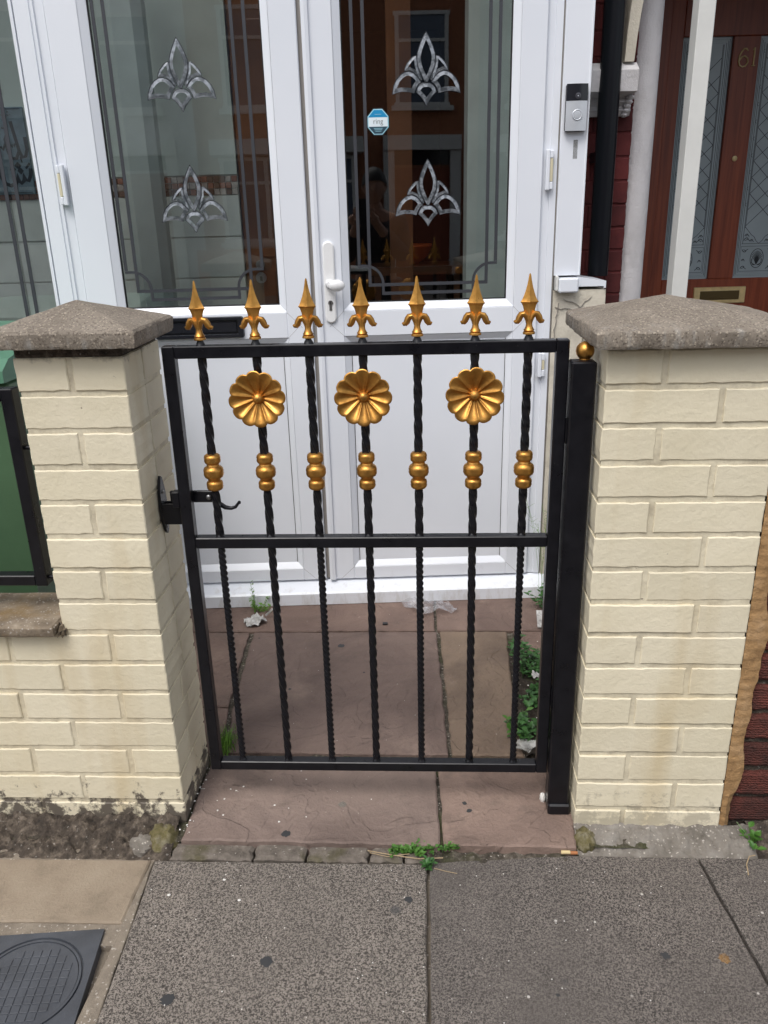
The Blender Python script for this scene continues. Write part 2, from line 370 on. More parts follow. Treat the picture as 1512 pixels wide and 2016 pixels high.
# ---------------------------------------------------------------- mesh helpers
class MB:
    def __init__(s): s.v = []; s.f = []; s.mi = []
    def add(s, vs, fs, mi=0):
        b = len(s.v); s.v += [tuple(p) for p in vs]; s.f += [tuple(b+i for i in f) for f in fs]; s.mi += [mi]*len(fs); return s
    def box(s, x0, x1, y0, y1, z0, z1, c=0.0, mi=0):
        if x0 > x1: x0, x1 = x1, x0
        if y0 > y1: y0, y1 = y1, y0
        if z0 > z1: z0, z1 = z1, z0
        if c <= 0:
            vs = [(x, y, z) for x in (x0, x1) for y in (y0, y1) for z in (z0, z1)]
            return s.add(vs, [(0,1,3,2),(4,6,7,5),(0,4,5,1),(2,3,7,6),(0,2,6,4),(1,5,7,3)], mi)
        c = min(c, (x1-x0)*.45, (y1-y0)*.45, (z1-z0)*.45)
        lo = (x0, y0, z0); hi = (x1, y1, z1); vs = []; idx = {}
        for a in range(8):
            sg = [(a >> k) & 1 for k in range(3)]
            for ax in range(3):
                p = [(hi[k] if sg[k] else lo[k]) for k in range(3)]
                for k in range(3):
                    if k != ax: p[k] += (-c if sg[k] else c)
                idx[(tuple(sg), ax)] = len(vs); vs.append(tuple(p))
        fs = []
        for ax in range(3):
            o = [k for k in range(3) if k != ax]
            for sd_ in (0, 1):
                q = []
                for (a, b2) in ((0,0),(1,0),(1,1),(0,1)):
                    sg = [0,0,0]; sg[ax] = sd_; sg[o[0]] = a; sg[o[1]] = b2; q.append(idx[(tuple(sg), ax)])
                fs.append(tuple(q))
            for a in (0,1):
                for b2 in (0,1):
                    sg0 = [0,0,0]; sg0[o[0]] = a; sg0[o[1]] = b2; sg1 = list(sg0); sg1[ax] = 1
                    t0, t1 = tuple(sg0), tuple(sg1)
                    fs.append((idx[(t0,o[0])], idx[(t1,o[0])], idx[(t1,o[1])], idx[(t0,o[1])]))
        for a in range(8):
            sg = tuple((a >> k) & 1 for k in range(3)); fs.append((idx[(sg,0)], idx[(sg,1)], idx[(sg,2)]))
        return s.add(vs, fs, mi)
    def prism(s, poly, axis, a0, a1, mi=0, cap=True):
        """extrude a 2D polygon along axis; poly coords are the two other axes in order"""
        k = len(poly); vs = []
        for a in (a0, a1):
            for p in poly:
                q = list(p); q.insert(axis, a); vs.append(tuple(q))
        fs = [(i, (i+1) % k, k+(i+1) % k, k+i) for i in range(k)]
        if cap: fs += [tuple(range(k)), tuple(range(k, 2*k))]
        return s.add(vs, fs, mi)
    def lathe(s, prof, cx=0, cy=0, n=20, axis=2, mi=0):
        """prof: (r, h) pairs; axis 2: vertical, axis 1: along y"""
        vs = []
        for r, h in prof:
            for i in range(n):
                t = 2*PI*i/n; a, b2 = r*math.cos(t), r*math.sin(t)
                vs.append((cx+a, cy+b2, h) if axis == 2 else ((cx+a, h, cy+b2) if axis == 1 else (h, cx+a, cy+b2)))
        fs = []
        for j in range(len(prof)-1):
            for i in range(n):
                fs.append((j*n+i, j*n+(i+1) % n, (j+1)*n+(i+1) % n, (j+1)*n+i))
        fs.append(tuple(range(n))); fs.append(tuple(range((len(prof)-1)*n, len(prof)*n)))
        return s.add(vs, fs, mi)
    def tube(s, pts, r, n=8, mi=0, closed=False):
        pts = [Vector(p) for p in pts]; k = len(pts)
        rs = r if isinstance(r, (list, tuple)) else [r]*k
        vs = []; last = None
        for i, p in enumerate(pts):
            a = pts[(i-1) % k] if (closed or i > 0) else p; c = pts[(i+1) % k] if (closed or i < k-1) else p
            d = (c-a).normalized()
            if last is None:
                u_ = d.orthogonal().normalized()
            else:
                u_ = (last - d*last.dot(d)).normalized()
            last = u_; w_ = d.cross(u_)
            for j in range(n):
                t = 2*PI*j/n; vs.append(p + (u_*math.cos(t) + w_*math.sin(t))*rs[i])
        fs = []
        for i in range(k if closed else k-1):
            for j in range(n):
                a, b2 = i*n+j, i*n+(j+1) % n; i2 = (i+1) % k
                fs.append((a, b2, i2*n+(j+1) % n, i2*n+j))
        if not closed: fs += [tuple(range(n)), tuple(range((k-1)*n, k*n))]
        return s.add(vs, fs, mi)
    def ribbon(s, pts, wd, y0, y1, mi=0, closed=False):
        """flat strip in the x-z plane following pts, thickness y0..y1"""
        k = len(pts); L = []; Rr = []
        for i in range(k):
            a = pts[(i-1) % k] if (closed or i > 0) else pts[i]; c = pts[(i+1) % k] if (closed or i < k-1) else pts[i]
            dx, dz = c[0]-a[0], c[1]-a[1]; l = math.hypot(dx, dz) or 1; nx, nz = -dz/l*wd/2, dx/l*wd/2
            ww = 1.0
            L.append((pts[i][0]+nx*ww, pts[i][1]+nz*ww)); Rr.append((pts[i][0]-nx*ww, pts[i][1]-nz*ww))
        vs = []
        for i in range(k):
            vs += [(L[i][0], y0, L[i][1]), (Rr[i][0], y0, Rr[i][1]), (L[i][0], y1, L[i][1]), (Rr[i][0], y1, Rr[i][1])]
        fs = []
        for i in range(k if closed else k-1):
            a, b2 = 4*i, 4*((i+1) % k)
            fs += [(a, a+1, b2+1, b2), (a+2, b2+2, b2+3, a+3), (a, b2, b2+2, a+2), (a+1, a+3, b2+3, b2+1)]
        if not closed: fs += [(0, 2, 3, 1), (4*k-4, 4*k-3, 4*k-1, 4*k-2)]
        return s.add(vs, fs, mi)
    def tf(s, mtx):
        s.v = [tuple(mtx @ Vector(p)) for p in s.v]; return s

def mesh_of(mb, name, mats, smooth=False, recalc=True):
    import bmesh
    me = bpy.data.meshes.new(name); me.from_pydata(mb.v, [], mb.f)
    mats = mats if isinstance(mats, (list, tuple)) else [mats]
    for q in mats: me.materials.append(q)
    for p, i in zip(me.polygons, mb.mi): p.material_index = i
    if recalc:
        bm = bmesh.new(); bm.from_mesh(me); bmesh.ops.recalc_face_normals(bm, faces=bm.faces); bm.to_mesh(me); bm.free()
    if smooth:
        for p in me.polygons: p.use_smooth = True
        if smooth != 'full':
            me.set_sharp_from_angle(angle=R(smooth if not isinstance(smooth, bool) else 40))
    me.update(); return me

WM = {}
def world_of(o): return WM.get(o.name, I4) if o else I4
def thing(name, label, cat, loc=(0,0,0), frame=I4, group=None, rot=0.0):
    o = bpy.data.objects.new(name, None); C.objects.link(o); o.empty_display_size = 0.05
    mtx = frame @ Matrix.Translation(loc) @ Matrix.Rotation(rot, 4, 'Z')
    o.location = mtx.to_translation(); o.rotation_euler = mtx.to_euler()
    WM[o.name] = mtx
    o['label'] = label; o['category'] = cat
    if group: o['group'] = group
    return o
def part(name, mb, mats, parent, frame=I4, smooth=False, label=None):
    """mb is in 'frame' coordinates; stored relative to the parent thing"""
    inv = world_of(parent).inverted() @ frame
    if inv != I4: mb.tf(inv)
    o = bpy.data.objects.new(name, mesh_of(mb, name, mats, smooth)); C.objects.link(o)
    o.parent = parent; WM[o.name] = world_of(parent)
    if label: o['label'] = label
    return o
def part_mesh(name, me, parent, loc=(0,0,0), frame=None, rot=None, scale=None):
    """an object sharing mesh data; loc in parent (thing) coordinates"""
    o = bpy.data.objects.new(name, me); C.objects.link(o); o.parent = parent; o.location = loc
    if rot: o.rotation_euler = rot
    if scale: o.scale = scale
    return o
def single(name, mb, mats, label, cat, loc, frame=I4, smooth=False, group=None, kind=None):
    """a top-level thing that is one mesh; mb in frame coordinates, origin at loc (frame coords)"""
    mtx = frame @ Matrix.Translation(loc)
    mb.tf(Matrix.Translation(loc).inverted())
    o = bpy.data.objects.new(name, mesh_of(mb, name, mats, smooth)); C.objects.link(o)
    o.location = mtx.to_translation(); o.rotation_euler = mtx.to_euler(); WM[o.name] = mtx
    if label: o['label'] = label
    if cat: o['category'] = cat
    if group: o['group'] = group
    if kind: o['kind'] = kind
    return o
def struct(name, mb, mats, smooth=False):
    o = bpy.data.objects.new(name, mesh_of(mb, name, mats, smooth)); C.objects.link(o); o['kind'] = 'structure'
    WM[o.name] = I4; return o

def jitter_poly(poly, step=0.03, j=0.0015, seed=0):
    rnd = random.Random(seed); out = []
    for i, a in enumerate(poly):
        b = poly[(i+1) % len(poly)]; L = math.hypot(b[0]-a[0], b[1]-a[1]); k = max(1, int(L/step))
        nx, ny = -(b[1]-a[1])/L, (b[0]-a[0])/L
        for q in range(k):
            t = q/k; d = rnd.uniform(-j, j) if q else 0
            out.append((a[0]+(b[0]-a[0])*t+nx*d, a[1]+(b[1]-a[1])*t+ny*d))
    return out
def inset(poly, d):
    ar = sum(poly[i][0]*poly[(i+1) % len(poly)][1]-poly[(i+1) % len(poly)][0]*poly[i][1] for i in range(len(poly)))
    s = 1 if ar > 0 else -1; out = []; k = len(poly)
    for i in range(k):
        a, b, c = poly[i-1], poly[i], poly[(i+1) % k]
        d1 = Vector((b[0]-a[0], b[1]-a[1])).normalized(); d2 = Vector((c[0]-b[0], c[1]-b[1])).normalized()
        n1 = Vector((-d1.y, d1.x))*s; n2 = Vector((-d2.y, d2.x))*s; nn = (n1+n2)
        if nn.length < 1e-6: nn = n1
        nn.normalize(); den = max(0.35, nn.dot(n1)); out.append((b[0]+nn.x*d/den, b[1]+nn.y*d/den))
    return out
def slab_mb(poly, z0, ztop, c=0.004, j=0.0015, seed=0, step=0.03):
    P = jitter_poly(poly, step, j, seed); Q = inset(P, c); k = len(P); zf = ztop if callable(ztop) else (lambda x, y: ztop)
    mb = MB()
    vs = [(x, y, z0) for x, y in P] + [(x, y, zf(x, y)-c*0.8) for x, y in P] + [(x, y, zf(x, y)) for x, y in Q]
    fs = [(i, (i+1) % k, k+(i+1) % k, k+i) for i in range(k)] + [(k+i, k+(i+1) % k, 2*k+(i+1) % k, 2*k+i) for i in range(k)]
    fs.append(tuple(range(2*k, 3*k)))
    return mb.add(vs, fs)

def rock_grid(x0, x1, y0, y1, zf, nx, ny, amp, sc, seed=0, mask=None):
    """rough sheet with noisy relief"""
    vs = []; fs = []
    for j in range(ny+1):
        for i in range(nx+1):
            x = x0+(x1-x0)*i/nx; y = y0+(y1-y0)*j/ny
            h = noise.fractal(Vector((x*sc+seed, y*sc, seed)), 1.0, 2.0, 5)*amp
            vs.append((x, y, zf(x, y)+h*(mask(x, y) if mask else 1)))
    for j in range(ny):
        for i in range(nx):
            a = j*(nx+1)+i; fs.append((a, a+1, a+nx+2, a+nx+1))
    return MB().add(vs, fs)

# ================================================================= GROUND
g = MB().box(-300, 300, -300, 300, -0.30, -0.13)
struct('ground', g, M['ground'])
g = MB().box(-40, 40, -9.0, -2.3, -0.12, -0.085)
road = struct('road', g, M['asphalt'])
g = MB().box(-40, 40, -12.5, -9.0, -0.12, 0.0)
struct('far_pavement', g, M['ground'])
# pavement: bed + slabs
g = MB().box(-3.5, 3.0, -2.18, 0.0, -0.12, -0.022).box(-3.5, -0.96, -0.33, 0.0, -0.0215, -0.0060)
pav = struct('pavement', g, M['bedding'])
slabs = [
 ('slab', [(-0.957, -0.107), (-0.343, -0.105), (-0.341, -0.705), (-0.930, -0.705)]),
 ('slab2', [(-0.335, -0.100), (-0.02, -0.072), (0.257, -0.072), (0.327, -0.705), (-0.334, -0.705)]),
 ('slab2', [(0.264, -0.072), (0.90, -0.070), (0.93, -0.705), (0.334, -0.705)]),
 ('slab', [(0.91, -0.070), (1.6, -0.07), (1.6, -0.705), (0.94, -0.705)]),
 ('slab', [(-1.6, -0.712), (-0.985, -0.712), (-0.975, -1.31), (-1.6, -1.31)]),
 ('slab2', [(-0.978, -0.712), (-0.343, -0.712), (-0.34, -1.31), (-0.968, -1.31)]),
 ('slab', [(-0.335, -0.712), (0.30, -0.712), (0.30, -1.31), (-0.333, -1.31)]),
 ('slab', [(0.307, -0.712), (0.93, -0.712), (0.93, -1.31), (0.307, -1.31)]),
 ('slab2', [(-1.6, -1.317), (-0.7, -1.317), (-0.7, -2.17), (-1.6, -2.17)]),
 ('slab', [(-0.693, -1.317), (0.1, -1.317), (0.1, -2.17), (-0.693, -2.17)]),
 ('slab2', [(0.107, -1.317), (0.93, -1.317), (0.93, -2.17), (0.107, -2.17)]),
]
for i, (k, poly) in enumerate(slabs):
    part('paving_slab', slab_mb(poly, -0.05, 0.0, 0.003, 0.0012, i), M[k], pav)
part('paving_slab', slab_mb([(-1.7, -0.113), (-0.967, -0.104), (-0.972, -0.278), (-1.7, -0.283)], -0.05, 0.0, 0.004, 0.001, 40), M['beige'], pav)
# kerb at the road edge
for i in range(6):
    part('kerb_stone', MB().box(-2.75+i*0.92, -1.84+i*0.92, -2.30, -2.182, -0.12, 0.004, 0.012), M['sett'], pav)
# narrow cement fillet between beige slab and the big slab
part('cement_fillet', slab_mb([(-0.964, -0.106), (-0.9595, -0.108), (-0.933, -0.70), (-0.99, -0.70), (-0.971, -0.30), (-0.975, -0.281)], -0.05, -0.003, 0.002, 0.0015, 43), M['bedding'], pav)
# dark dirty haunch at the wall foot, left and right
def wedge(x0, x1, y0, z_at_wall, yw, nx, ny, amp, sc, seed, frontj=0.008):
    def zf(x, y):
        t = (y-y0)/(yw-y0); return -0.012 + (z_at_wall+0.012)*min(1, (t**0.7))
    def mk(x, y):
        t = (y-y0)/(yw-y0); return min(1, t*4)
    return rock_grid(x0, x1, y0, yw, zf, nx, ny, amp, sc, seed, mk)
part('cement_haunch', wedge(-2.6, -0.925, -0.106, 0.036, 0.006, 520, 40, 0.019, 30, 3), M['haunch'], pav, smooth=True, label='dark dirty crumbling haunch along the wall foot')
part('cement_haunch', wedge(-0.002, 0.395, -0.074, 0.026, 0.004, 160, 26, 0.009, 34, 9), M['haunch2'], pav, smooth=True, label='grey mortar haunch along the pillar foot')
part('cement_haunch', wedge(0.395, 1.6, -0.072, 0.018, 0.03, 120, 12, 0.008, 26, 14), M['haunch'], pav, smooth=True, label='dark crumbling haunch under the red brick wall')
def lump(cx, cy, cz, rx, ry, rz, seed, amp=0.25, sc=3.0, n=28):
    vs = []; fs = []; m_ = n//2
    for j in range(m_+1):
        ph = PI*j/m_
        for i in range(n):
            t = 2*PI*i/n; d = Vector((math.sin(ph)*math.cos(t), math.sin(ph)*math.sin(t), math.cos(ph)))
            r = 1+amp*noise.fractal(d*sc+Vector((seed, 0, 0)), 1, 2, 4)
            vs.append((cx+d.x*rx*r, cy+d.y*ry*r, cz+d.z*rz*r))
    for j in range(m_):
        for i in range(n): fs.append((j*n+i, j*n+(i+1) % n, (j+1)*n+(i+1) % n, (j+1)*n+i))
    return MB().add(vs, fs)
part('mortar_lump', lump(-0.955, -0.045, 0.0, 0.036, 0.042, 0.034, 1), M['moss'], pav, smooth=True, label='mossy yellow mortar lump at the pillar foot')
part('mortar_lump', lump(-1.0, -0.062, 0.0, 0.035, 0.03, 0.022, 5), M['haunch2'], pav, smooth=True, label='pale mortar lump')
part('mortar_lump', lump(0.018, -0.03, 0.0, 0.027, 0.032, 0.030, 2), M['moss'], pav, smooth=True, label='mossy brown mortar lump')
M['gum'] = simple('dark_trodden_gum', (0.035, 0.036, 0.038), 0.7); M['rust'] = mat_film('ochre_stain', (0.36, 0.20, 0.07), 0.5, 0.8); M['splat'] = mat_film('white_splat', (0.62, 0.62, 0.62), 0.6, 0.8)
def spot(x, y, z, r, mat, name, seed, par, lab=None):
    rnd = random.Random(seed); P = [(x+r*rnd.uniform(.72, 1.15)*math.cos(2*PI*i/18), y+r*rnd.uniform(.72, 1.15)*math.sin(2*PI*i/18)) for i in range(18)]
    mb = MB().add([(a, b, z) for a, b in P]+[(x, y, z+0.0012)], [(i, (i+1) % 18, 18) for i in range(18)]); part(name, mb, mat, par, smooth=True, label=lab)
for i, (x, y, r_) in enumerate(((-0.654, -0.363, 0.0125), (-0.824, -0.449, 0.014), (0.12, -0.33, 0.009), (-0.38, -0.205, 0.009), (-0.10, -0.42, 0.004))):
    spot(x, y, 0.0005, r_, M['gum'], 'gum_spot', i, pav)
spot(0.231, -0.333, 0.0005, 0.012, M['rust'], 'stain', 31, pav, 'ochre stain on the right slab')
spot(0.345, -0.30, 0.0005, 0.010, M['splat'], 'stain', 32, pav, 'white splat on the far right slab'); spot(0.352, -0.325, 0.0006, 0.006, M['splat'], 'stain', 33, pav)
# sett row in front of the flags
setx = [(-0.925, -0.738), (-0.732, -0.617), (-0.611, -0.474), (-0.468, -0.395), (-0.389, -0.345)]
for i, (a, b) in enumerate(setx):
    part('kerb_stone', slab_mb([(a, -0.101), (b, -0.101), (b, -0.052), (a, -0.052)], -0.05, 0.003+0.002*(i % 2), 0.007, 0.0035, 60+i, 0.012), M['sett'], pav)
part('mortar_bed', rock_grid(-0.34, 0.0, -0.10, -0.035, lambda x, y: -0.004, 60, 12, 0.008, 30, 8), M['mortar'], pav, smooth=True)

# front path: mortar bed + riven sandstone flags
zp = lambda x, y: 0.018 + 0.020*(y+0.06)/1.15
bed = rock_grid(-2.0, 0.16, -0.055, 1.6, lambda x, y: zp(x, y)-0.011, 150, 110, 0.006, 20, 4)
path = struct('path', bed, M['mortar'], True)
flags = [
 [(-0.908, -0.060), (-0.312, -0.064), (-0.319, 0.238), (-0.905, 0.243)],
 [(-0.302, -0.064), (-0.006, -0.066), (-0.001, 0.00), (0.03, 0.03), (0.03, 0.243), (-0.311, 0.238)],
 [(-0.876, 0.256), (-0.284, 0.254), (-0.306, 0.895), (-0.926, 0.888), (-0.914, 0.65), (-0.902, 0.45)],
 [(-1.9, 0.25), (-0.892, 0.25), (-0.915, 0.455), (-1.9, 0.462)],
 [(-1.9, 0.470), (-0.918, 0.463), (-0.930, 0.65), (-0.942, 0.888), (-1.9, 0.886)],
 [(-0.274, 0.254), (-0.086, 0.250), (-0.088, 0.45), (-0.084, 0.62), (-0.072, 0.898), (-0.295, 0.897)],
 [(-1.9, 0.896), (-0.95, 0.897), (-0.312, 0.903), (-0.315, 1.25), (-1.9, 1.25)],
 [(-0.303, 0.905), (0.14, 0.906), (0.14, 1.25), (-0.306, 1.25)],
 [(-0.045, 0.74), (0.14, 0.74), (0.14, 0.897), (-0.05, 0.897)],
]
for i, poly in enumerate(flags):
    part('flagstone', slab_mb(poly, -0.02, zp, 0.004, 0.0022, 80+i, 0.022), M['stone_tan' if i == 5 else 'stone' if i in (0, 1) else 'stone_shaded'], path)  # inner flags: plum tone, with shade towards the threshold darkened into the colour
for i, (x, y, r_) in enumerate(((-0.667, -0.038, 0.011), (-0.25, 0.07, 0.006), (-0.24, 0.045, 0.007), (-0.62, 0.80, 0.012), (-0.545, 0.06, 0.010), (-0.19, 0.80, 0.006), (-0.75, 0.55, 0.005))):
    spot(x, y, zp(x, y)+0.0005, r_, M['gum'] if i != 4 else M['haunch2'], 'gum_spot', 50+i, path)
# soil bed by the right edge of the path
part('soil_bed', rock_grid(-0.083, 0.16, 0.24, 0.745, lambda x, y: zp(x, y)+0.001, 50, 80, 0.022, 18, 2), M['soil'], path, smooth=True)
# grey step rising to the neighbour
struct('side_ground', MB().box(0.16, 3.2, 0.25, 4.5, -0.1, 0.05), M['ground'])

# ================================================================= inspection cover
ic = Matrix.Translation((-1.107, -0.425, 0)) @ Matrix.Rotation(R(6), 4, 'Z')
t = thing('inspection_cover', 'blue-black plastic inspection cover with a round patterned lid set in the pavement', 'drain cover', (-1.107, -0.425, 0))
mb = MB()
N = 64
half = 0.118
outer = []
for i in range(N):
    a = 2*PI*i/N; k = half/max(abs(math.cos(a)), abs(math.sin(a))); outer.append((k*math.cos(a), k*math.sin(a)))
def ring(mb, pa, za, pb, zb):
    k = len(pa); mb.add([(x, y, za) for x, y in pa]+[(x, y, zb) for x, y in pb], [(i, (i+1) % k, k+(i+1) % k, k+i) for i in range(k)])
circ = lambda r: [(r*math.cos(2*PI*i/N), r*math.sin(2*PI*i/N)) for i in range(N)]
ring(mb, outer, -0.03, outer, 0.001); ring(mb, outer, 0.001, circ(0.106), 0.001); ring(mb, circ(0.106), 0.001, circ(0.105), -0.004)
ring(mb, circ(0.105), -0.004, circ(0.102), -0.004); ring(mb, circ(0.102), -0.004, circ(0.1015), 0.0005); ring(mb, circ(0.1015), 0.0005, circ(0.097), 0.0005)
ring(mb, circ(0.097), 0.0005, circ(0.0965), -0.005)
part('frame', mb, M['cover'], t, ic)
mb = MB(); ring(mb, circ(0.0955), -0.006, circ(0.0955), -0.001); mb.add([(x, y, -0.001) for x, y in circ(0.0955)], [tuple(range(N))])
lid = part('lid', mb, M['cover'], t, ic)
mb = MB()
for i in range(-5, 6):
    for j in range(-5, 6):
        x, y = i*0.0172, j*0.0172
        if math.hypot(x, y) < 0.078: mb.box(x-0.0078, x+0.0078, y-0.0078, y+0.0078, -0.0012, 0.0006, 0.0006)
pt = part('tread_pattern', mb, M['cover'], t, ic); pt['kind'] = 'stuff'
# ================================================================= cream brick walls
_bk = {}
def brick_me(L, D, H, mat, var, c=0.0022, wob=0.0008):
    key = (round(L, 4), round(D, 4), round(H, 4), mat.name, var)
    if key not in _bk:
        rnd = random.Random(hash((round(L*1000), round(D*1000), var)) & 0xffff)
        mb = slab_mb([(0, 0), (L, 0), (L, H), (0, H)], -D, 0.0, c, wob*1.25, rnd.randint(0, 9999), 0.016)
        mb.v = [(x+rnd.uniform(-0.0003, 0.0003), -d, z+rnd.uniform(-0.0003, 0.0003)) for x, z, d in mb.v]
        n_ = len(mb.v)//3; mb.f.append(tuple(range(n_))); mb.mi.append(0)
        _bk[key] = mesh_of(mb, 'brick', mat)
    return _bk[key]
_bn = [0]
def brick(parent, x0, x1, y0, y1, z0, z1, mat, c=0.0022, wob=0.0009, jit=0.0010):
    _bn[0] += 1
    me = brick_me(x1-x0, y1-y0, z1-z0, mat, _bn[0] % 6, c, wob)
    b = world_of(parent).to_translation()
    part_mesh('brick', me, parent, (x0-b.x, y0-b.y+random.uniform(-jit, jit), z0-b.z+random.uniform(-0.001, 0.001)), rot=(random.uniform(-.006, .006), random.uniform(-.005, .005), random.uniform(-.005, .005)))

J = 0.0055      # half joint
XL, XR = -0.912, 0.0
gw = thing('garden_wall', 'cream painted brick wall and pillar left of the gate, with a concrete pyramid cap', 'wall', (-1.02, 0.0, 0))
core = MB().box(XL-0.215+0.0025, XL-0.0025, 0.0028, 0.2121, 0.0, 1.118).box(-2.6, XL-0.2127, 0.0029, 0.095, 0.0, 0.528)
part('mortar', core, M['joint'], gw)
part('mortar_band', rock_grid(XL-0.214, XL-0.002, 0.0, 0.214, lambda x, y: 1.125, 20, 20, 0.0, 1).box(XL-0.2135, XL-0.002, 0.001, 0.2135, 1.117, 1.1395, 0.004), M['haunch'], gw, label='dark mortar band under the cap')  # dark strip filling the bed between top course and cap
joints8 = {8: [-1.024, -1.253, -1.478, -1.70, -1.93, -2.15, -2.38], 9: [-1.145, -1.37, -1.60, -1.82, -2.05, -2.27, -2.5]}
for k in range(15):
    z0 = 1.054-0.075*k; z1 = z0+0.064
    if k == 14: z0 = 0.015
    if k <= 7:
        xs = [XL-0.215, XL-0.1075, XL] if k % 2 == 0 else [XL-0.215, XL]
    else:
        js = joints8[8 if k % 2 == 0 else 9]; xs = sorted(js)+[XL]
    yj = 0.105 if k <= 8 else (0.118 if k % 2 else 0.085)
    for a, b in zip(xs[:-1], xs[1:]):
        x0 = a + (J if a > XL-0.2 or k > 7 else 0); x1 = b - (J if b < XL else 0)
        if k > 7 and x1 < XL-0.2:
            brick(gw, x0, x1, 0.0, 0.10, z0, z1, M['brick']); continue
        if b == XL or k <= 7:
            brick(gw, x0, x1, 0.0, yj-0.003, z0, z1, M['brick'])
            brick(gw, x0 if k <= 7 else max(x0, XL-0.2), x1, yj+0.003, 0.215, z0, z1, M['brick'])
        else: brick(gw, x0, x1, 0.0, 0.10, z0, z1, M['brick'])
def cap_mb(x0, x1, y0, y1, z0, z1, ax, ay, az, n=26, seed=0):
    """pyramid concrete cap as one displaced skin"""
    mb = MB(); vs = []; fs = []
    # side bands + top grid (n x n)
    def h(x, y):
        tx = (x-x0)/(ax-x0) if x < ax else (x1-x)/(x1-ax); ty = (y-y0)/(ay-y0) if y < ay else (y1-y)/(y1-ay)
        t_ = max(0, min(tx, ty)); return z1+(az-z1)*t_
    for j in range(n+1):
        for i in range(n+1):
            x = x0+(x1-x0)*i/n; y = y0+(y1-y0)*j/n; e = (i in (0, n)) or (j in (0, n))
            nz = noise.fractal(Vector((x*22+seed, y*22, 0)), 1, 2, 4)
            cx = 0.003 if e else 0
            xx = min(max(x, x0+cx), x1-cx); yy = min(max(y, y0+cx), y1-cx)
            vs.append((xx+nz*0.001*e, yy+nz*0.001*e, h(x, y)+nz*0.0010+(0.0 if not e else 0.0)))
    for j in range(n):
        for i in range(n):
            a = j*(n+1)+i; fs.append((a, a+1, a+n+2, a+n+1))
    per = [(i, 0) for i in range(n)]+[(n, j) for j in range(n)]+[(n-i, n) for i in range(n)]+[(0, n-j) for j in range(n)]
    ids = [j*(n+1)+i for i, j in per]; k = len(per); base = len(vs)
    for lv, (ins, zz) in enumerate(((0.0, z1-0.004), (0.0, z0+0.006), (0.003, z0))):
        for (i, j) in per:
            x = x0+(x1-x0)*i/n; y = y0+(y1-y0)*j/n; nz = noise.fractal(Vector((x*30+seed, y*30, zz*30)), 1, 2, 4)*0.0018
            x += (ins if i == 0 else -ins if i == n else 0)+(nz if i in (0, n) else 0); y += (ins if j == 0 else -ins if j == n else 0)+(nz if j in (0, n) else 0)
            vs.append((x, y, zz+nz*0.5*(lv == 2)))
    rings = [ids]+[[base+l*k+q for q in range(k)] for l in range(3)]
    for a, b in zip(rings[:-1], rings[1:]):
        for q in range(k): fs.append((a[q], b[q], b[(q+1) % k], a[(q+1) % k]))
    fs.append(tuple(rings[-1]))
    return mb.add(vs, fs)
part('pillar_cap', cap_mb(-1.163, -0.871, -0.040, 0.205, 1.139, 1.171, -1.022, 0.085, 1.217, 72, 1), M['cap'], gw, smooth=30)
cp = cap_mb(-2.6, -1.133, -0.030, 0.14, 0.528, 0.553, -1.9, 0.06, 0.561, 40, 5)
part('wall_coping', cp, M['coping'], gw, smooth=30)
part('mortar_lump', lump(-1.127, 0.03, 0.530, 0.010, 0.045, 0.020, 6, 0.5), M['coping'], gw, smooth=True)
# small plants at the coping end are too fine to see

gp = thing('gate_pillar', 'wide cream painted brick pillar right of the gate, with a concrete pyramid cap', 'pillar', (0.16, 0.0, 0))
part('mortar', MB().box(0.0026, 0.3244, 0.0028, 0.262, 0.0, 1.121), M['joint'], gp)
for k in range(15):
    z0 = 1.05-0.075*k; z1 = z0+0.064
    if k == 14: z0 = 0.012
    js = [0, 0.1085, 0.327] if k % 2 == 0 else [0, 0.2185, 0.327]
    for a, b in zip(js[:-1], js[1:]):
        x0 = a + (J if a > 0 else 0); x1 = b-(J if b < 0.32 else 0)
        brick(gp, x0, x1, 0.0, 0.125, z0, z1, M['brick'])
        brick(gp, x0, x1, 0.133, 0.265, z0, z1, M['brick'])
part('pillar_cap', cap_mb(-0.030, 0.357, -0.042, 0.300, 1.1215, 1.153, 0.140, 0.165, 1.196, 80, 11), M['cap'], gp, smooth=30)

# neighbour's dark red brick wall with the tan strip
nw = thing('neighbour_wall', 'dark red rough brick garden wall right of the cream pillar', 'wall', (0.9, 0.02, 0))
part('mortar', MB().box(0.331, 2.4, 0.032, 0.20, 0.0, 0.98), M['haunch'], nw)
for k in range(13):
    z0 = 0.02+0.075*k; off = 0.1125*(k % 2)
    x = 0.345-off
    while x < 2.35:
        a = max(x+0.005, 0.333); b = x+0.220
        if b-a > 0.03: brick(nw, a, b, 0.022, 0.12, z0, z0+0.062, M['redbrick'], 0.006, 0.0015, 0.002)
        x += 0.225
def strip_right(z): return 0.359 + 0.016*max(0, min(1, (z-0.03)/0.4)) + 0.013*noise.fractal(Vector((z*9, 0, 4)), 1, 2, 5)
vs = []; fs = []; K = 150
for i in range(K+1):
    z = 0.02+0.96*i/K; r_ = strip_right(z)
    l_ = 0.3285
    q = 0.0025*math.sin(i*1.7)
    vs += [(l_, 0.004+q*0.5, z), (l_+0.4*(r_-l_), 0.001+q*0.5, z), (r_-0.006, 0.008, z), (r_, 0.024, z)]
for i in range(K):
    for j in range(3): fs.append((4*i+j, 4*i+j+1, 4*i+j+5, 4*i+j+4))
part('render_strip', MB().add(vs, fs), M['tan'], nw, smooth=True, label='tan painted strip where the wall meets the pillar')

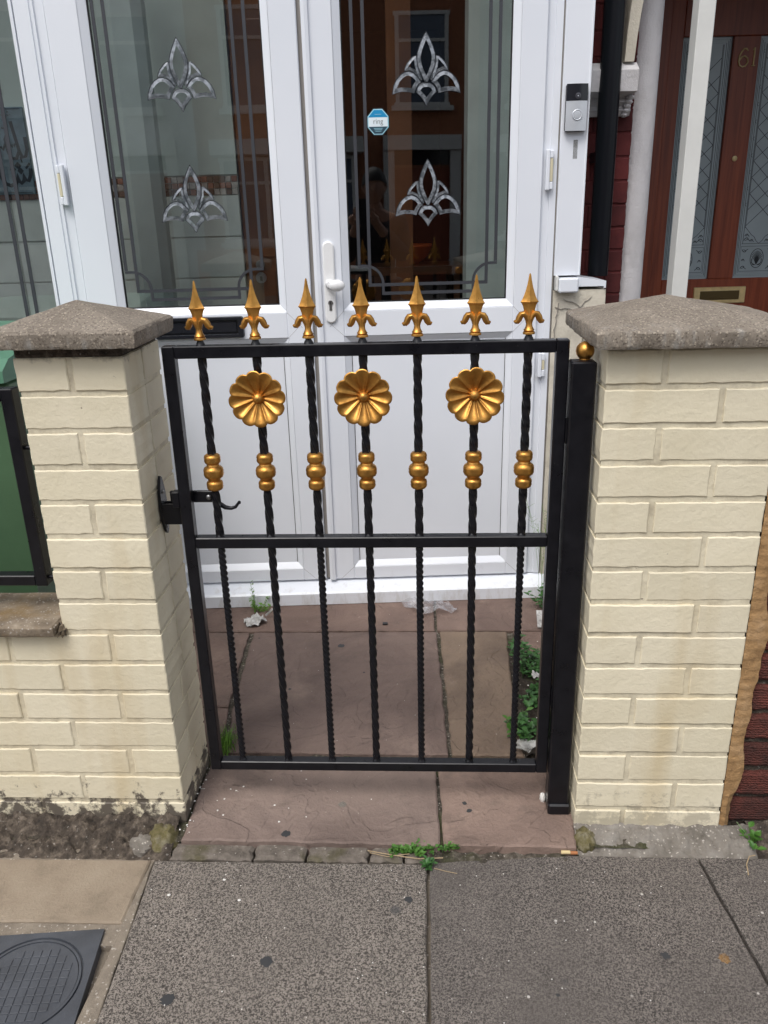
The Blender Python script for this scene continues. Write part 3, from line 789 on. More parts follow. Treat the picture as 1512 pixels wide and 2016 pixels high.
# ================================================================= gate
GX0, GX1, GY0, GY1, GZ0, GZ1 = -0.857, -0.059, 0.060, 0.085, 0.118, 1.126
gate = thing('garden_gate', 'black metal gate with gold spearheads, collars and flower rosettes', 'gate', (-0.458, 0.0725, 0.118))
cb = 0.0022
part('stile', MB().box(GX0, GX0+0.025, GY0, GY1, GZ0, GZ1, cb), M['black'], gate)
part('stile', MB().box(GX1-0.025, GX1, GY0, GY1, GZ0, GZ1, cb), M['black'], gate)
for z0 in (GZ0, 0.694, GZ1-0.025):
    part('rail', MB().box(GX0+0.0252, GX1-0.0252, GY0+0.0003, GY1-0.0003, z0+0.0004, z0+0.0246, 0.0018), M['black'], gate)
def twist_mb(z0, z1, pitch, w_, x=0, y=0, strands=4, taper=0.016):
    """twisted square bar; pitch: metres per full turn"""
    mb = MB(); L = z1-z0; ns = max(24, int(L/pitch*20)); vs = []; fs = []
    for i in range(ns+1):
        z = z0+L*i/ns; a = -2*PI*(z-z0)/pitch + PI/4; r = w_*0.7071
        for q in range(4):
            t_ = a+q*PI/2
            for (rr, dt) in ((r*0.985, -0.16), (r*0.985, 0.16), (r*0.70, PI/4)):
                vs.append((x+rr*math.cos(t_+dt), y+rr*math.sin(t_+dt), z))
    n = 12
    for i in range(ns):
        for j in range(n): fs.append((i*n+j, i*n+(j+1) % n, (i+1)*n+(j+1) % n, (i+1)*n+j))
    return mb.add(vs, fs)
BX = [-0.780, -0.670, -0.565, -0.459, -0.352, -0.240, -0.137]
BY = 0.0725
for i, x in enumerate(BX):
    # upper bar, in two lengths hidden by the collar
    mb = twist_mb(0.716, 1.1035, 0.146, 0.0130, x, BY)
    part('twisted_bar', mb, M['black'], gate, smooth=50)
    if i % 2 == 0: mb = twist_mb(0.140, 0.697, 0.054, 0.0116, x, BY)
    else: mb = twist_mb(0.140, 0.697, 0.112, 0.0126, x, BY)
    part('twisted_bar', mb, M['black'], gate, smooth=50)
    # weld blobs
    mb = MB()
    for zz in (0.142, 0.718): mb.lathe([(0.0105, zz-0.003), (0.0095, zz+0.0015), (0.0065, zz+0.006)], x, BY, 10)
    mb.lathe([(0.0105, 1.124), (0.0090, 1.128), (0.0062, 1.134), (0.0060, 1.142)], x, BY, 12)
    o = part('weld', mb, M['black'], gate, smooth=True); o['kind'] = 'stuff'
# collars
def collar_mb():
    def bulge(zc, r, h, rn):
        out = []
        for k in range(9):
            t_ = -1+2*k/8; out.append((rn+(r-rn)*math.sqrt(max(0, 1-abs(t_)**2.1))-(0.0007 if k == 4 else 0), zc+t_*h))
        return out
    prof = [(0.0065, -0.0405), (0.010, -0.0400)]
    prof += bulge(-0.0285, 0.0174, 0.0100, 0.0134)
    prof += [(0.0120, -0.0178), (0.0128, -0.0165)]
    prof += bulge(0.0, 0.0212, 0.0135, 0.0135)
    prof += [(0.0128, 0.0165), (0.0120, 0.0178)]
    prof += bulge(0.0285, 0.0174, 0.0100, 0.0134)
    prof += [(0.010, 0.0392), (0.0065, 0.0400)]
    # thin grooves round the middle of the bulges
    out = []
    for r, z in prof: out.append((r, z))
    return MB().lathe(out, 0, 0, 28)
col_me = mesh_of(collar_mb(), 'collar', M['gold'], 38)
gl = Vector((-0.458, 0.0725, 0.118))
for i, x in enumerate(BX):
    part_mesh('collar', col_me, gate, (x-gl.x, 0, 0.8635-gl.z), rot=(0, 0, i*0.9))
# spear finials
def finial_mb():
    mb = MB(); vs = []; fs = []
    prof = [(0.0, 0.0118, 0.0118), (0.002, 0.0118, 0.0118), (0.0045, 0.0110, 0.0110), (0.0055, 0.0088, 0.0088), (0.0075, 0.0108, 0.0108), (0.009, 0.0095, 0.0095),
            (0.014, 0.0068, 0.0068), (0.022, 0.0055, 0.0060), (0.030, 0.0062, 0.0066), (0.036, 0.0085, 0.0070), (0.040, 0.0098, 0.0066),
            (0.048, 0.0112, 0.0066), (0.054, 0.0130, 0.0070), (0.0580, 0.0150, 0.0076), (0.0592, 0.0168, 0.0094), (0.0606, 0.0172, 0.0096), (0.0618, 0.0158, 0.0080), (0.068, 0.0126, 0.0068), (0.078, 0.0088, 0.0056),
            (0.090, 0.0054, 0.0042), (0.101, 0.0032, 0.0031), (0.110, 0.0020, 0.0021), (0.1125, 0.0006, 0.0006)]
    n = 16
    for z, w_, d in prof:
        rnd_ = 1.0 if z < 0.034 else 0.0       # round below, diamond above
        for i in range(n):
            t_ = 2*PI*i/n; c_, s_ = math.cos(t_), math.sin(t_)
            k = 1/(abs(c_)+abs(s_)); kk = rnd_*1+(1-rnd_)*k
            vs.append((w_*c_*kk, d*s_*kk, z))
    for j in range(len(prof)-1):
        for i in range(n): fs.append((j*n+i, j*n+(i+1) % n, (j+1)*n+(i+1) % n, (j+1)*n+i))
    fs.append(tuple(range(n)))
    mb.add(vs, fs)
    # central raised ridge line and curled leaves
    for s in (-1, 1):
        pts = [(s*0.0020, -0.0035, 0.017), (s*0.0030, -0.0045, 0.026), (s*0.0060, -0.0052, 0.0345), (s*0.0105, -0.0055, 0.0385), (s*0.0150, -0.0050, 0.0372), (s*0.0180, -0.0045, 0.0325), (s*0.0200, -0.0038, 0.0275), (s*0.0228, -0.0030, 0.0240), (s*0.0262, -0.0022, 0.0235), (s*0.0292, -0.0018, 0.0252)]
        mb.tube([(x, 0.0040+y, z) for x, y, z in pts], [0.0034, 0.0046, 0.0055, 0.0060, 0.0063, 0.0064, 0.0063, 0.0056, 0.0040, 0.0012], 12)
        pts2 = [(x*0.97, y-0.0010, z+0.0012) for x, y, z in pts[1:9]]
        mb.tube(pts2, [0.0010, 0.0014, 0.0017, 0.0018, 0.0018, 0.0017, 0.0014, 0.0008], 8)
    return mb
fin_me = mesh_of(finial_mb(), 'spear_finial', M['gold'], 28)
tips = [1.249, 1.247, 1.246, 1.245, 1.244, 1.245, 1.246]
for i, x in enumerate(BX):
    part_mesh('spear_finial', fin_me, gate, (x-gl.x, 0, 1.1365-gl.z), rot=(0, 0.012*((i % 3)-1), 0.06*((i*7 % 5)-2)))
# rosettes
def rosette_mb():
    mb = MB(); NP = 12; per = 12; n = NP*per; rr = [0.0, 0.006, 0.012, 0.02, 0.03, 0.04, 0.048, 0.054, 0.0575]
    vs = []; fs = []
    for r in rr:
        for i in range(n):
            a = 2*PI*i/n; t_ = ((i % per)/per)-0.5      # -0.5..0.5 across a petal
            e = abs(t_)*2
            edge = 1-0.095*(e**2.6)*(r/0.0575)**3
            h = 0.0215*(r/0.0575)**1.7 + 0.0050*(e**2.0)*math.sin(min(1, r/0.0575)*PI*0.93) - 0.0045*(max(0, r-0.047)/0.0105)**2
            rad = r*edge
            vs.append((rad*math.cos(a+0.12), -h-0.001, rad*math.sin(a+0.12)))
    for j in range(len(rr)-1):
        for i in range(n): fs.append((j*n+i, j*n+(i+1) % n, (j+1)*n+(i+1) % n, (j+1)*n+i))
    # rolled rim + back
    b = len(vs)
    for i in range(n):
        x, y, z = vs[(len(rr)-1)*n+i]; vs.append((x*0.985, y+0.0035, z*0.985))
    for i in range(n): fs.append(((len(rr)-1)*n+i, (len(rr)-1)*n+(i+1) % n, b+(i+1) % n, b+i))
    b2 = len(vs)
    for i in range(n):
        x, y, z = vs[b+i]; vs.append((x*0.3, 0.004, z*0.3))
    for i in range(n): fs.append((b+i, b+(i+1) % n, b2+(i+1) % n, b2+i))
    fs.append(tuple(range(b2, b2+n)))
    mb.add(vs, fs)
    pr = [(0.0118*math.sin(t_), -0.0045-0.0135*math.cos(t_)*1.0) for t_ in [PI*0.5*k/7 for k in range(7, -1, -1)]]
    pr = [(0.0132, 0.0), (0.0128, -0.003)] + pr
    mb.lathe([(max(r, 0.0002), y) for r, y in pr], 0, 0, 24, axis=1)
    return mb
ros_me = mesh_of(rosette_mb(), 'rosette', M['gold'], 'full')
for i in (1, 3, 5):
    o = part_mesh('rosette', ros_me, gate, (BX[i]-gl.x-0.0005, -0.0095, 1.0215-gl.z), rot=(0, 0.3*i, 0))
# latch bar
mb = MB().box(-0.884, -0.786, 0.0865, 0.0945, 0.791, 0.8165, 0.0015)
lt = part('latch_bar', mb, M['black'], gate)
mb = MB().tube([(-0.79, 0.0905, 0.797), (-0.779, 0.0905, 0.786), (-0.767, 0.0905, 0.778), (-0.755, 0.0905, 0.776), (-0.745, 0.0905, 0.779), (-0.738, 0.0905, 0.788), (-0.7365, 0.0905, 0.7895)], [0.006, 0.0055, 0.005, 0.0042, 0.0035, 0.003, 0.0028], 10)
mb.lathe([(0.0005, 0.785), (0.003, 0.7862), (0.0038, 0.789), (0.003, 0.7918), (0.0005, 0.793)], -0.7365, 0.0905, 12)
part('latch_tail', mb, M['black'], gate, smooth=True)
part('bolt', MB().lathe([(0.0055, 0.0868), (0.0055, 0.084), (0.003, 0.082)], -0.800, 0.803, 12, axis=1), M['steel'], gate, smooth=True)
part('bracket', MB().box(-0.872, -0.8575, 0.062, 0.083, 0.788, 0.822, 0.001), M['black'], gate)

# latch keeper on the left pillar
kb_ = thing('latch_keeper', 'black steel latch keeper screwed to the left pillar side', 'latch', (-0.905, 0.10, 0.78))
kx = XL+0.0025
ov = [(0.100, 0.847), (0.108, 0.842), (0.118, 0.812), (0.122, 0.785), (0.121, 0.755), (0.114, 0.722), (0.106, 0.714), (0.099, 0.720), (0.086, 0.75), (0.082, 0.782), (0.086, 0.815)]
part('back_plate', MB().prism(ov, 0, kx, kx+0.006), M['black'], kb_)
mb = MB().box(kx+0.006, -0.862, 0.083, 0.088, 0.742, 0.789, 0.001)
mb.box(kx+0.006, -0.862, 0.101, 0.106, 0.742, 0.789, 0.001)
mb.box(kx+0.006, kx+0.010, 0.0882, 0.1008, 0.742, 0.789)
part('keeper_box', mb, M['black'], kb_)
for zz in (0.812, 0.732):
    part('screw', MB().lathe([(0.0045, kx+0.006), (0.0045, kx+0.008), (0.002, kx+0.0095)], 0.100, zz, 10, axis=0), M['steel'], kb_, smooth=True)
# hinge post with gold ball
hp = thing('hinge_post', 'black square steel post with a gold ball cap fixed to the right pillar', 'post', (-0.030, 0.06, 0.02))
part('post', MB().box(-0.0568, -0.0085, 0.040, 0.083, 0.045, 1.0855, 0.003), M['black'], hp)
part('base_plate', MB().box(-0.056, -0.004, 0.034, 0.089, 0.018, 0.048, 0.004), M['black'], hp)
part('edge_strip', MB().box(-0.0560, -0.0545, 0.0385, 0.0398, 0.30, 0.80), M['black'], hp)
mb = MB().lathe([(0.0115, 1.084), (0.0105, 1.0885)], -0.027, 0.074, 20)
mb.lathe([(max(0.0003, 0.0180*math.sin(PI*k/16)), 1.1020-0.0180*math.cos(PI*k/16)) for k in range(17)], -0.027, 0.074, 28)
part('ball_cap', mb, M['gold'], hp, smooth='full')
for zz in (0.30, 0.92):
    part('hinge', MB().box(-0.0588, -0.0569, 0.055, 0.075, zz, zz+0.05, 0.001), M['black'], hp)

# ================================================================= left railing + bin
rf = thing('wall_railing', 'black metal railing panel on the low wall at the left edge', 'railing', (-1.3, 0.06, 0.56))
part('post', MB().box(-1.192, -1.1655, 0.045, 0.075, 0.6135, 1.050, 0.002), M['black'], rf)
part('rail', MB().box(-2.5, -1.1922, 0.046, 0.074, 0.614, 0.638, 0.002), M['black'], rf)
part('rail', MB().box(-2.5, -1.1922, 0.046, 0.074, 1.024, 1.0495, 0.002), M['black'], rf)
for i in range(9):
    part('bar', MB().box(-1.332-i*0.11, -1.320-i*0.11, 0.054, 0.066, 0.638, 1.024), M['black'], rf)
for zz in (0.925, 0.631):
    part('fixing_pin', MB().lathe([(0.0045, -1.168), (0.0045, -1.125)], 0.058, zz, 10, axis=0), M['black'], rf, smooth=True)

bn = thing('wheelie_bin', 'green plastic wheelie bin behind the low wall at the left', 'bin', (-1.62, 0.62, 0.03))
def frustum(mb, b0, b1, t0, t1, z0, z1):
    vs = [(b0[0], b0[1], z0), (b1[0], b0[1], z0), (b1[0], b1[1], z0), (b0[0], b1[1], z0), (t0[0], t0[1], z1), (t1[0], t0[1], z1), (t1[0], t1[1], z1), (t0[0], t1[1], z1)]
    return mb.add(vs, [(0,1,2,3),(4,5,6,7),(0,1,5,4),(1,2,6,5),(2,3,7,6),(3,0,4,7)])
mb = frustum(MB(), (-1.84, 0.36), (-1.375, 0.88), (-1.88, 0.30), (-1.312, 0.98), 0.05, 1.0)
mb.box(-1.89, -1.302, 0.29, 0.99, 0.985, 1.015, 0.006)
part('body', mb, M['green'], bn)
vs = []; fs = []
prof = [(0.27, 1.018), (0.272, 1.045), (0.31, 1.068), (0.45, 1.085), (0.65, 1.095), (0.9, 1.085), (1.0, 1.06), (1.0, 1.018)]
mb = MB().prism(prof, 0, -1.895, -1.2985)
part('lid', mb, M['lidgreen'], bn)
for s in (-1.80, -1.42):
    part('wheel', MB().lathe([(0.10, s-0.02), (0.10, s+0.02)], 0.96, 0.135, 24, axis=0), M['blackplastic'], bn)
part('handle', MB().tube([(-1.80, 1.02, 1.0), (-1.80, 1.05, 1.02), (-1.40, 1.05, 1.02), (-1.40, 1.02, 1.0)], 0.014, 8), M['green'], bn)
# ================================================================= porch (house frame u,v,z)
H = HOUSE
pf = thing('porch_front', 'white plastic glazed porch front with side window and sill', 'porch', (-0.16, 0.03, 0.03), H)
def hbox(name, parent, u0, u1, v0, v1, z0, z1, mat, c=0.0, label=None):
    return part(name, MB().box(u0, u1, v0, v1, z0, z1, c), mat, parent, H, label=label)
WH = M['upvc']
ZT = 2.32
# left jamb: stepped profile
def jamb(pts, z0, z1, name='jamb'):
    return part(name, MB().prism(pts, 2, z0, z1), WH, pf, H, smooth=25)
jamb([(-0.958, 0.075), (-0.958, 0.020), (-0.952, 0.008), (-0.9085, 0.006), (-0.9075, 0.010), (-0.902, 0.010), (-0.901, 0.006), (-0.896, 0.006), (-0.895, 0.012), (-0.868, 0.012), (-0.868, 0.075)], 0.115, ZT)
jamb([(0.5785, 0.075), (0.5785, 0.012), (0.600, 0.012), (0.601, 0.007), (0.621, 0.006), (0.621, 0.075)], 0.115, ZT)
hbox('head', pf, -0.958, 0.621, 0.005, 0.075, ZT, ZT+0.09, WH, 0.003)
hbox('sealant_line', pf, 0.6212, 0.6262, 0.010, 0.05, 0.10, ZT, M['sealant'])
# threshold sill: front nosing + upper rail
part('threshold', MB().prism([(-0.045, 0.040), (-0.045, 0.082), (-0.038, 0.088), (0.012, 0.112), (0.075, 0.112), (0.075, 0.040)], 0, -1.62, 0.640), WH, pf, H)
hbox('threshold_drip', pf, -1.60, 0.636, -0.038, 0.02, 0.031, 0.0398, M['sealant'])
# side window (left of the door)
hbox('side_rail', pf, -2.3, -0.9583, 0.010, 0.070, 0.845, 0.900, WH, 0.004)
part('window_sill', MB().prism([(-0.085, 0.785), (-0.085, 0.818), (0.0, 0.838), (0.075, 0.838), (0.075, 0.785)], 0, -2.3, -0.9583), WH, pf, H)
hbox('dwarf_wall', pf, -2.3, -0.966, 0.006, 0.075, 0.113, 0.7848, M['render_'])
# outer bead on the side pane
part('glazing_bead', MB().prism([(0.010, 0.9003), (0.022, 0.922), (0.030, 0.922), (0.030, 0.9003)], 0, -2.3, -0.9585), WH, pf, H)
part('glazing_bead', MB().prism([(-0.9585, 0.012), (-0.972, 0.024), (-0.972, 0.032), (-0.9585, 0.032)], 2, 0.905, ZT), WH, pf, H)
sp_ = hbox('pane', pf, -2.3, -0.9595, 0.033, 0.039, 0.91, ZT, M['glass'])
mb = MB()
for u in (-1.072, -1.040):
    mb.box(u-0.0055, u+0.0055, 0.0300, 0.0328, 0.915, ZT-0.02)
mb.box(-2.2, -1.080, 0.0300, 0.0325, 0.96, 0.971); mb.box(-2.2, -1.048, 0.0300, 0.0325, 0.985, 0.996)
o = part('lead_strip', mb, M['grey'], pf, H)

def lead_pts(ul, ur, wl, side=1):
    pass
def door_leaf(name, label, u0, u1, g0, g1, zb, mirror_meet):
    t_ = thing(name, label, 'door', ((u0+u1)/2, 0.03, 0.115), H, group='porch doors')
    V0, V1 = 0.0, 0.058
    zg0, zg1 = 1.067, ZT-0.08      # opening edges (bead outside)
    p0, p1 = 0.165, 0.985
    # stiles and rails with mitred look
    part('stile', MB().box(u0, g0-0.022, V0, V1, zb, ZT-0.004, 0.003), WH, t_, H)
    part('stile', MB().box(g1+0.022, u1, V0, V1, zb, ZT-0.004, 0.003), WH, t_, H)
    a, b = g0-0.0222, g1+0.0222
    part('top_rail', MB().box(a, b, V0+0.0005, V1, ZT-0.08, ZT-0.0045, 0.002), WH, t_, H)
    part('middle_rail', MB().box(a, b, V0+0.0005, V1, p1+0.0002, zg0-0.0002, 0.002), WH, t_, H)
    part('bottom_rail', MB().box(a, b, V0+0.0005, V1, zb+0.0005, p0-0.0002, 0.002), WH, t_, H)
    # mitre hairlines
    mb = MB()
    for (c0, c1) in (((g0-0.022, zg0), (g0-0.070, zg0-0.05)), ((g1+0.022, zg0), (g1+0.070, zg0-0.05)), ((g0-0.022, p1), (g0-0.070, p1+0.045)), ((g1+0.022, p1), (g1+0.068, p1+0.045)), ((g0-0.022, p0), (g0-0.07, p0-0.045)), ((g1+0.022, p0), (g1+0.068, p0-0.045))):
        mb.ribbon([c0, c1], 0.0008, -0.0002, 0.0006)
    part('mitre_line', mb, M['sealant'], t_, H)
    # glazing bead: sloped frame
    def frame_ring(o0, o1, i0, i1, vo, vi):
        mb = MB()
        O_ = [(o0[0], vo, o0[1]), (o1[0], vo, o0[1]), (o1[0], vo, o1[1]), (o0[0], vo, o1[1])]
        Ii = [(i0[0], vi, i0[1]), (i1[0], vi, i0[1]), (i1[0], vi, i1[1]), (i0[0], vi, i1[1])]
        Bk = [(p[0], 0.03, p[2]) for p in O_]; Ik = [(p[0], 0.03, p[2]) for p in Ii]
        vs = O_+Ii+Bk+Ik
        fs = [(i, (i+1) % 4, 4+(i+1) % 4, 4+i) for i in range(4)] + [(4+i, 4+(i+1) % 4, 12+(i+1) % 4, 12+i) for i in range(4)]
        return mb.add(vs, fs)
    part('glazing_bead', frame_ring((g0-0.022, zg0), (g1+0.022, zg1), (g0, 1.090), (g1, zg1-0.02), 0.001, 0.014), WH, t_, H)
    mb = MB()
    gk = 0.0035
    mb.box(g0, g0+gk, 0.018, 0.026, 1.090, zg1-0.02).box(g1-gk, g1, 0.018, 0.026, 1.090, zg1-0.02).box(g0+gk, g1-gk, 0.018, 0.026, 1.090, 1.090+gk)
    part('gasket', mb, M['gasket'], t_, H)
    pane = part('pane', MB().box(g0-0.004, g1+0.004, 0.024, 0.030, 1.086, zg1), M['glass'], t_, H)
    # lower panel
    part('panel_bead', frame_ring((a, p0), (b, p1), (a+0.020, p0+0.020), (b-0.020, p1-0.020), 0.001, 0.0155), WH, t_, H)
    mb = MB(); e = 0.0015
    mb.box(a+0.020, a+0.020+e, 0.0140, 0.0155, p0+0.02, p1-0.02).box(b-0.020-e, b-0.020, 0.0140, 0.0155, p0+0.02, p1-0.02)
    part('gasket', mb, M['gasket'], t_, H)
    part('panel', MB().box(a+0.0195, b-0.0195, 0.0155, 0.035, p0+0.0195, p1-0.0195), WH, t_, H)
    # lead strips on the pane
    mb = MB(); y0, y1 = 0.0208, 0.0236; wd = 0.0098
    l1, l2 = g0+0.013, g0+0.044; r1, r2 = g1-0.050, g1-0.081
    if u0 > -0.3: l1, l2, r1, r2 = 0.006, 0.039, 0.441, 0.412
    if u0 < -0.3: r1, r2 = -0.303, -0.340
    ztop = zg1-0.04
    def arc(cx, cz, r, a0, a1, n=10): return [(cx+r*math.cos(a0+(a1-a0)*i/n), cz+r*math.sin(a0+(a1-a0)*i/n)) for i in range(n+1)]
    zc = 1.202
    mb.ribbon([(l1, ztop), (l1, zc+wd/2)], wd, y0, y1)
    mb.ribbon([(l2, ztop), (l2, 1.147)], wd, y0+0.0003, y1)
    A_ = arc(l2-0.014, zc-0.056, 0.056, PI/2, 0.0)
    mb.ribbon([(l1-wd/2, zc), (l2-0.016, zc)]+A_+[(l2+0.042, 1.116-wd/2)], wd*0.85, y0+0.0007, y1)
    mb.ribbon([(r1, ztop), (r1, zc+wd/2)], wd, y0, y1)
    mb.ribbon([(r2, ztop), (r2, 1.147)], wd, y0+0.0003, y1)
    A_ = arc(r2+0.014, zc-0.056, 0.056, PI/2, PI)
    mb.ribbon([(r1+wd/2, zc), (r2+0.016, zc)]+A_+[(r2-0.042, 1.116-wd/2)], wd*0.85, y0+0.0007, y1)
    mb.ribbon([(l2-wd/2, 1.143), (r2+wd/2, 1.143)], wd, y0+0.0011, y1)
    mb.ribbon([(l2+0.038, 1.116), (r2-0.038, 1.116)], wd, y0+0.0011, y1)
    part('lead_strip', mb, M['grey'], pane, H)
    return t_, pane

dl, pane_l = door_leaf('porch_door', 'left white porch door leaf with the black letter box', -0.864, -0.1505, -0.747, -0.254, 0.118, True)
dr, pane_r = door_leaf('porch_door', 'right white porch door leaf with the white knob handle', -0.1375, 0.5765, -0.026, 0.4765, 0.118, False)
# astragal / meeting profile and dark gap
part('meeting_strip', MB().prism([(-0.1372, -0.0002), (-0.1372, -0.008), (-0.127, -0.010), (-0.117, -0.008), (-0.117, -0.0002)], 2, 0.12, ZT-0.01), WH, dr, H, smooth=20)
part('gap_seal', MB().box(-0.1503, -0.1377, 0.012, 0.05, 0.12, ZT), M['sealant'], dr, H)

def fleur(cx, cz, parent, seed):
    k = 0.000168
    halfw = [(0, 220), (40, 285), (75, 350), (120, 450), (155, 555), (162, 640), (148, 750), (105, 850), (60, 940), (20, 1008)]
    drop = halfw+[(-x, y) for x, y in reversed(halfw[1:])]
    lobe = [(172, 590), (225, 605), (275, 645), (340, 715), (372, 770), (385, 828), (300, 815), (215, 850), (150, 915), (95, 985), (70, 965), (118, 850), (158, 750)]
    wing = [(95, 1005), (150, 925), (215, 866), (300, 832), (380, 843), (455, 885), (530, 960), (580, 1060), (605, 1195), (530, 1168), (440, 1152), (320, 1158), (215, 1182), (185, 1100), (140, 1035)]
    kite = [(0, 1018), (65, 1022), (120, 1050), (160, 1100), (180, 1165), (120, 1215), (60, 1285), (0, 1385), (-60, 1285), (-120, 1215), (-180, 1165), (-160, 1100), (-120, 1050), (-65, 1022)]
    polys = [drop, lobe, [(-x, y) for x, y in lobe], wing, [(-x, y) for x, y in wing], kite]
    for pi_, P in enumerate(polys):
        Q = [(cx+x*k, cz+(1190-y)*k) for x, y in P]
        In = inset(Q, 0.0112 if pi_ not in (1, 2) else 0.0075)
        n = len(Q); mb = MB()
        vs = [(x, 0.0236, z) for x, z in Q]+[(x, 0.0222, z) for x, z in Q]+[(x, 0.0195, z) for x, z in In]
        fs = [(i, (i+1) % n, n+(i+1) % n, n+i) for i in range(n)]+[(n+i, n+(i+1) % n, 2*n+(i+1) % n, 2*n+i) for i in range(n)]
        mb.add(vs, fs)
        mb.tube([(x, 0.0215, z) for x, z in Q], 0.0009, 6, mi=1, closed=True)
        part('bevelled_glass', mb, [M['bevel'], M['leadline']], parent, H)
for (pp, cu) in ((pane_l, -0.503), (pane_r, 0.2235)):
    fleur(cu, 1.690, pp, 1); fleur(cu+0.003, 1.349, pp, 2)
# flat inner facets use the pane itself

# letter box in the left leaf
def rrect(x0, x1, z0, z1, r, n=4):
    out = []
    for (cx, cz, a) in ((x1-r, z1-r, 0), (x0+r, z1-r, PI/2), (x0+r, z0+r, PI), (x1-r, z0+r, 1.5*PI)):
        for i in range(n+1):
            t_ = a+PI/2*i/n; out.append((cx+r*math.cos(t_), cz+r*math.sin(t_)))
    return out
def ring_plate(mb, Pa, Pb, v0, v1, v2):
    k = len(Pa)
    mb.add([(x, v1, z) for x, z in Pa]+[(x, v0, z) for x, z in inset(Pa, 0.002)]+[(x, v0, z) for x, z in Pb]+[(x, v2, z) for x, z in Pb],
           [(l*k+i, l*k+(i+1) % k, (l+1)*k+(i+1) % k, (l+1)*k+i) for l in range(3) for i in range(k)])
mb = MB(); ring_plate(mb, rrect(-0.660, -0.372, 0.992, 1.060, 0.008), rrect(-0.642, -0.390, 1.003, 1.050, 0.004), -0.010, 0.0, 0.004)
lb = part('letter_box', mb, M['blackplastic'], dl, H)
part('flap', MB().box(-0.641, -0.391, -0.001, 0.003, 1.004, 1.049).box(-0.636, -0.396, -0.0045, -0.0012, 1.010, 1.043, 0.001), M['blackplastic'], lb, H)
# handle on the right leaf
mb = MB(); P = rrect(-0.1075, -0.0715, 1.030, 1.281, 0.0178, 6)
k = len(P); mb.add([(x, 0.0, z) for x, z in P]+[(x, -0.006, z) for x, z in P]+[(x, -0.009, z) for x, z in inset(P, 0.004)],
                   [(i, (i+1) % k, k+(i+1) % k, k+i) for i in range(k)]+[(k+i, k+(i+1) % k, 2*k+(i+1) % k, 2*k+i) for i in range(k)]+[tuple(range(2*k, 3*k))])
hd = part('handle', mb, M['whiteplastic'], dr, H, smooth=30)
mb = MB().lathe([(0.014, -0.009), (0.013, -0.017), (0.0095, -0.022), (0.009, -0.033)], -0.0895, 1.152, 20, axis=1)
kn = []
for i in range(13):
    a = PI*i/12; kn.append((max(0.0003, 0.0185*math.sin(a)), -0.068+0.031-0.031*math.cos(a)+0.0))
mb2 = MB().lathe([(r, 0) for r, _ in kn], 0, 0, 24)
vs = []; fs = []; n = 24
for i in range(13):
    ph = PI*i/12
    for j in range(n):
        t_ = 2*PI*j/n; vs.append((-0.066-0.026*math.cos(ph)*1.0, -0.046+0.016*math.sin(ph)*math.cos(t_), 1.150+0.0185*math.sin(ph)*math.sin(t_)))
for i in range(12):
    for j in range(n): fs.append((i*n+j, i*n+(j+1) % n, (i+1)*n+(j+1) % n, (i+1)*n+j))
mb.add(vs, fs)
part('knob', mb, M['whiteplastic'], hd, H, smooth=True)
mb = MB().lathe([(0.0078, -0.009), (0.0078, -0.0112)], -0.0895, 1.094, 16, axis=1).box(-0.0938, -0.0852, -0.0112, -0.009, 1.070, 1.088, 0.001)
mb.box(-0.0905, -0.0885, -0.0125, -0.0112, 1.0895, 1.0985, mi=1)
part('lock_cylinder', mb, [M['steel'], M['ink']], hd, H)
# inside handle seen through the right pane
part('inside_handle', MB().tube([(-0.05, 0.075, 1.19), (-0.02, 0.085, 1.192), (0.035, 0.085, 1.190)], [0.011, 0.0095, 0.0075], 10), M['whiteplastic'], dr, H, smooth=True)
# hinges
def hinge(u, z0, z1, flip):
    s = 1 if not flip else -1
    mb = MB().box(u, u+s*0.0115, -0.012, 0.006, z0, z1, 0.002)
    mb.box(u+s*0.012, u+s*0.022, -0.010, 0.008, z0+0.002, z0+0.024, 0.002).box(u+s*0.012, u+s*0.022, -0.010, 0.008, z1-0.024, z1-0.002, 0.002)
    mb.box(u+s*0.0125, u+s*0.0215, -0.009, 0.008, z0+0.0245, z1-0.0245, 0.002, mi=1)
    part('hinge', mb, [WH, M['creamplastic']], pf, H)
hinge(-0.8735, 1.405, 1.520, True); hinge(0.5850, 1.412, 1.527, False); hinge(0.5850, 0.835, 0.915, False)

# trim post with doorbell
tp = thing('porch_trim', 'white plastic corner trim right of the porch doors, with a stub sill under it', 'trim', (0.665, 0.03, 1.11), H)
mb = MB().prism([(0.6265, 0.09), (0.6265, 0.004), (0.629, 0.0), (0.702, 0.0), (0.7045, -0.003), (0.7085, -0.003), (0.7085, 0.09)], 2, 1.158, ZT)
part('panel', mb, WH, tp, H)
part('sill_end', MB().box(0.638, 0.7005, -0.030, 0.05, 1.106, 1.152, 0.005), WH, tp, H)
part('sill_end', MB().box(0.630, 0.6375, -0.020, 0.05, 1.112, 1.158, 0.002), M['greypaint'], tp, H)
mb = MB().prism([(0.7008, 1.122), (0.788, 1.122), (0.788, 1.116), (0.795, 1.116), (0.795, 1.138), (0.7008, 1.153)], 1, 0.0, 0.16)
part('sill', mb, WH, tp, H)
part('stain', MB().box(0.6665, 0.6795, -0.0008, 0.0, 1.500, 1.552), mat_film('old_adhesive_residue', (0.30, 0.29, 0.27), 0.45), tp, H, label='old adhesive residue under the doorbell')
db = thing('doorbell', 'silver and black camera doorbell on the white trim', 'doorbell', (0.668, -0.01, 1.635), H)
part('back_plate', MB().box(0.6345, 0.6985, -0.014, -0.0002, 1.574, 1.702, 0.004), M['blackplastic'], db, H)
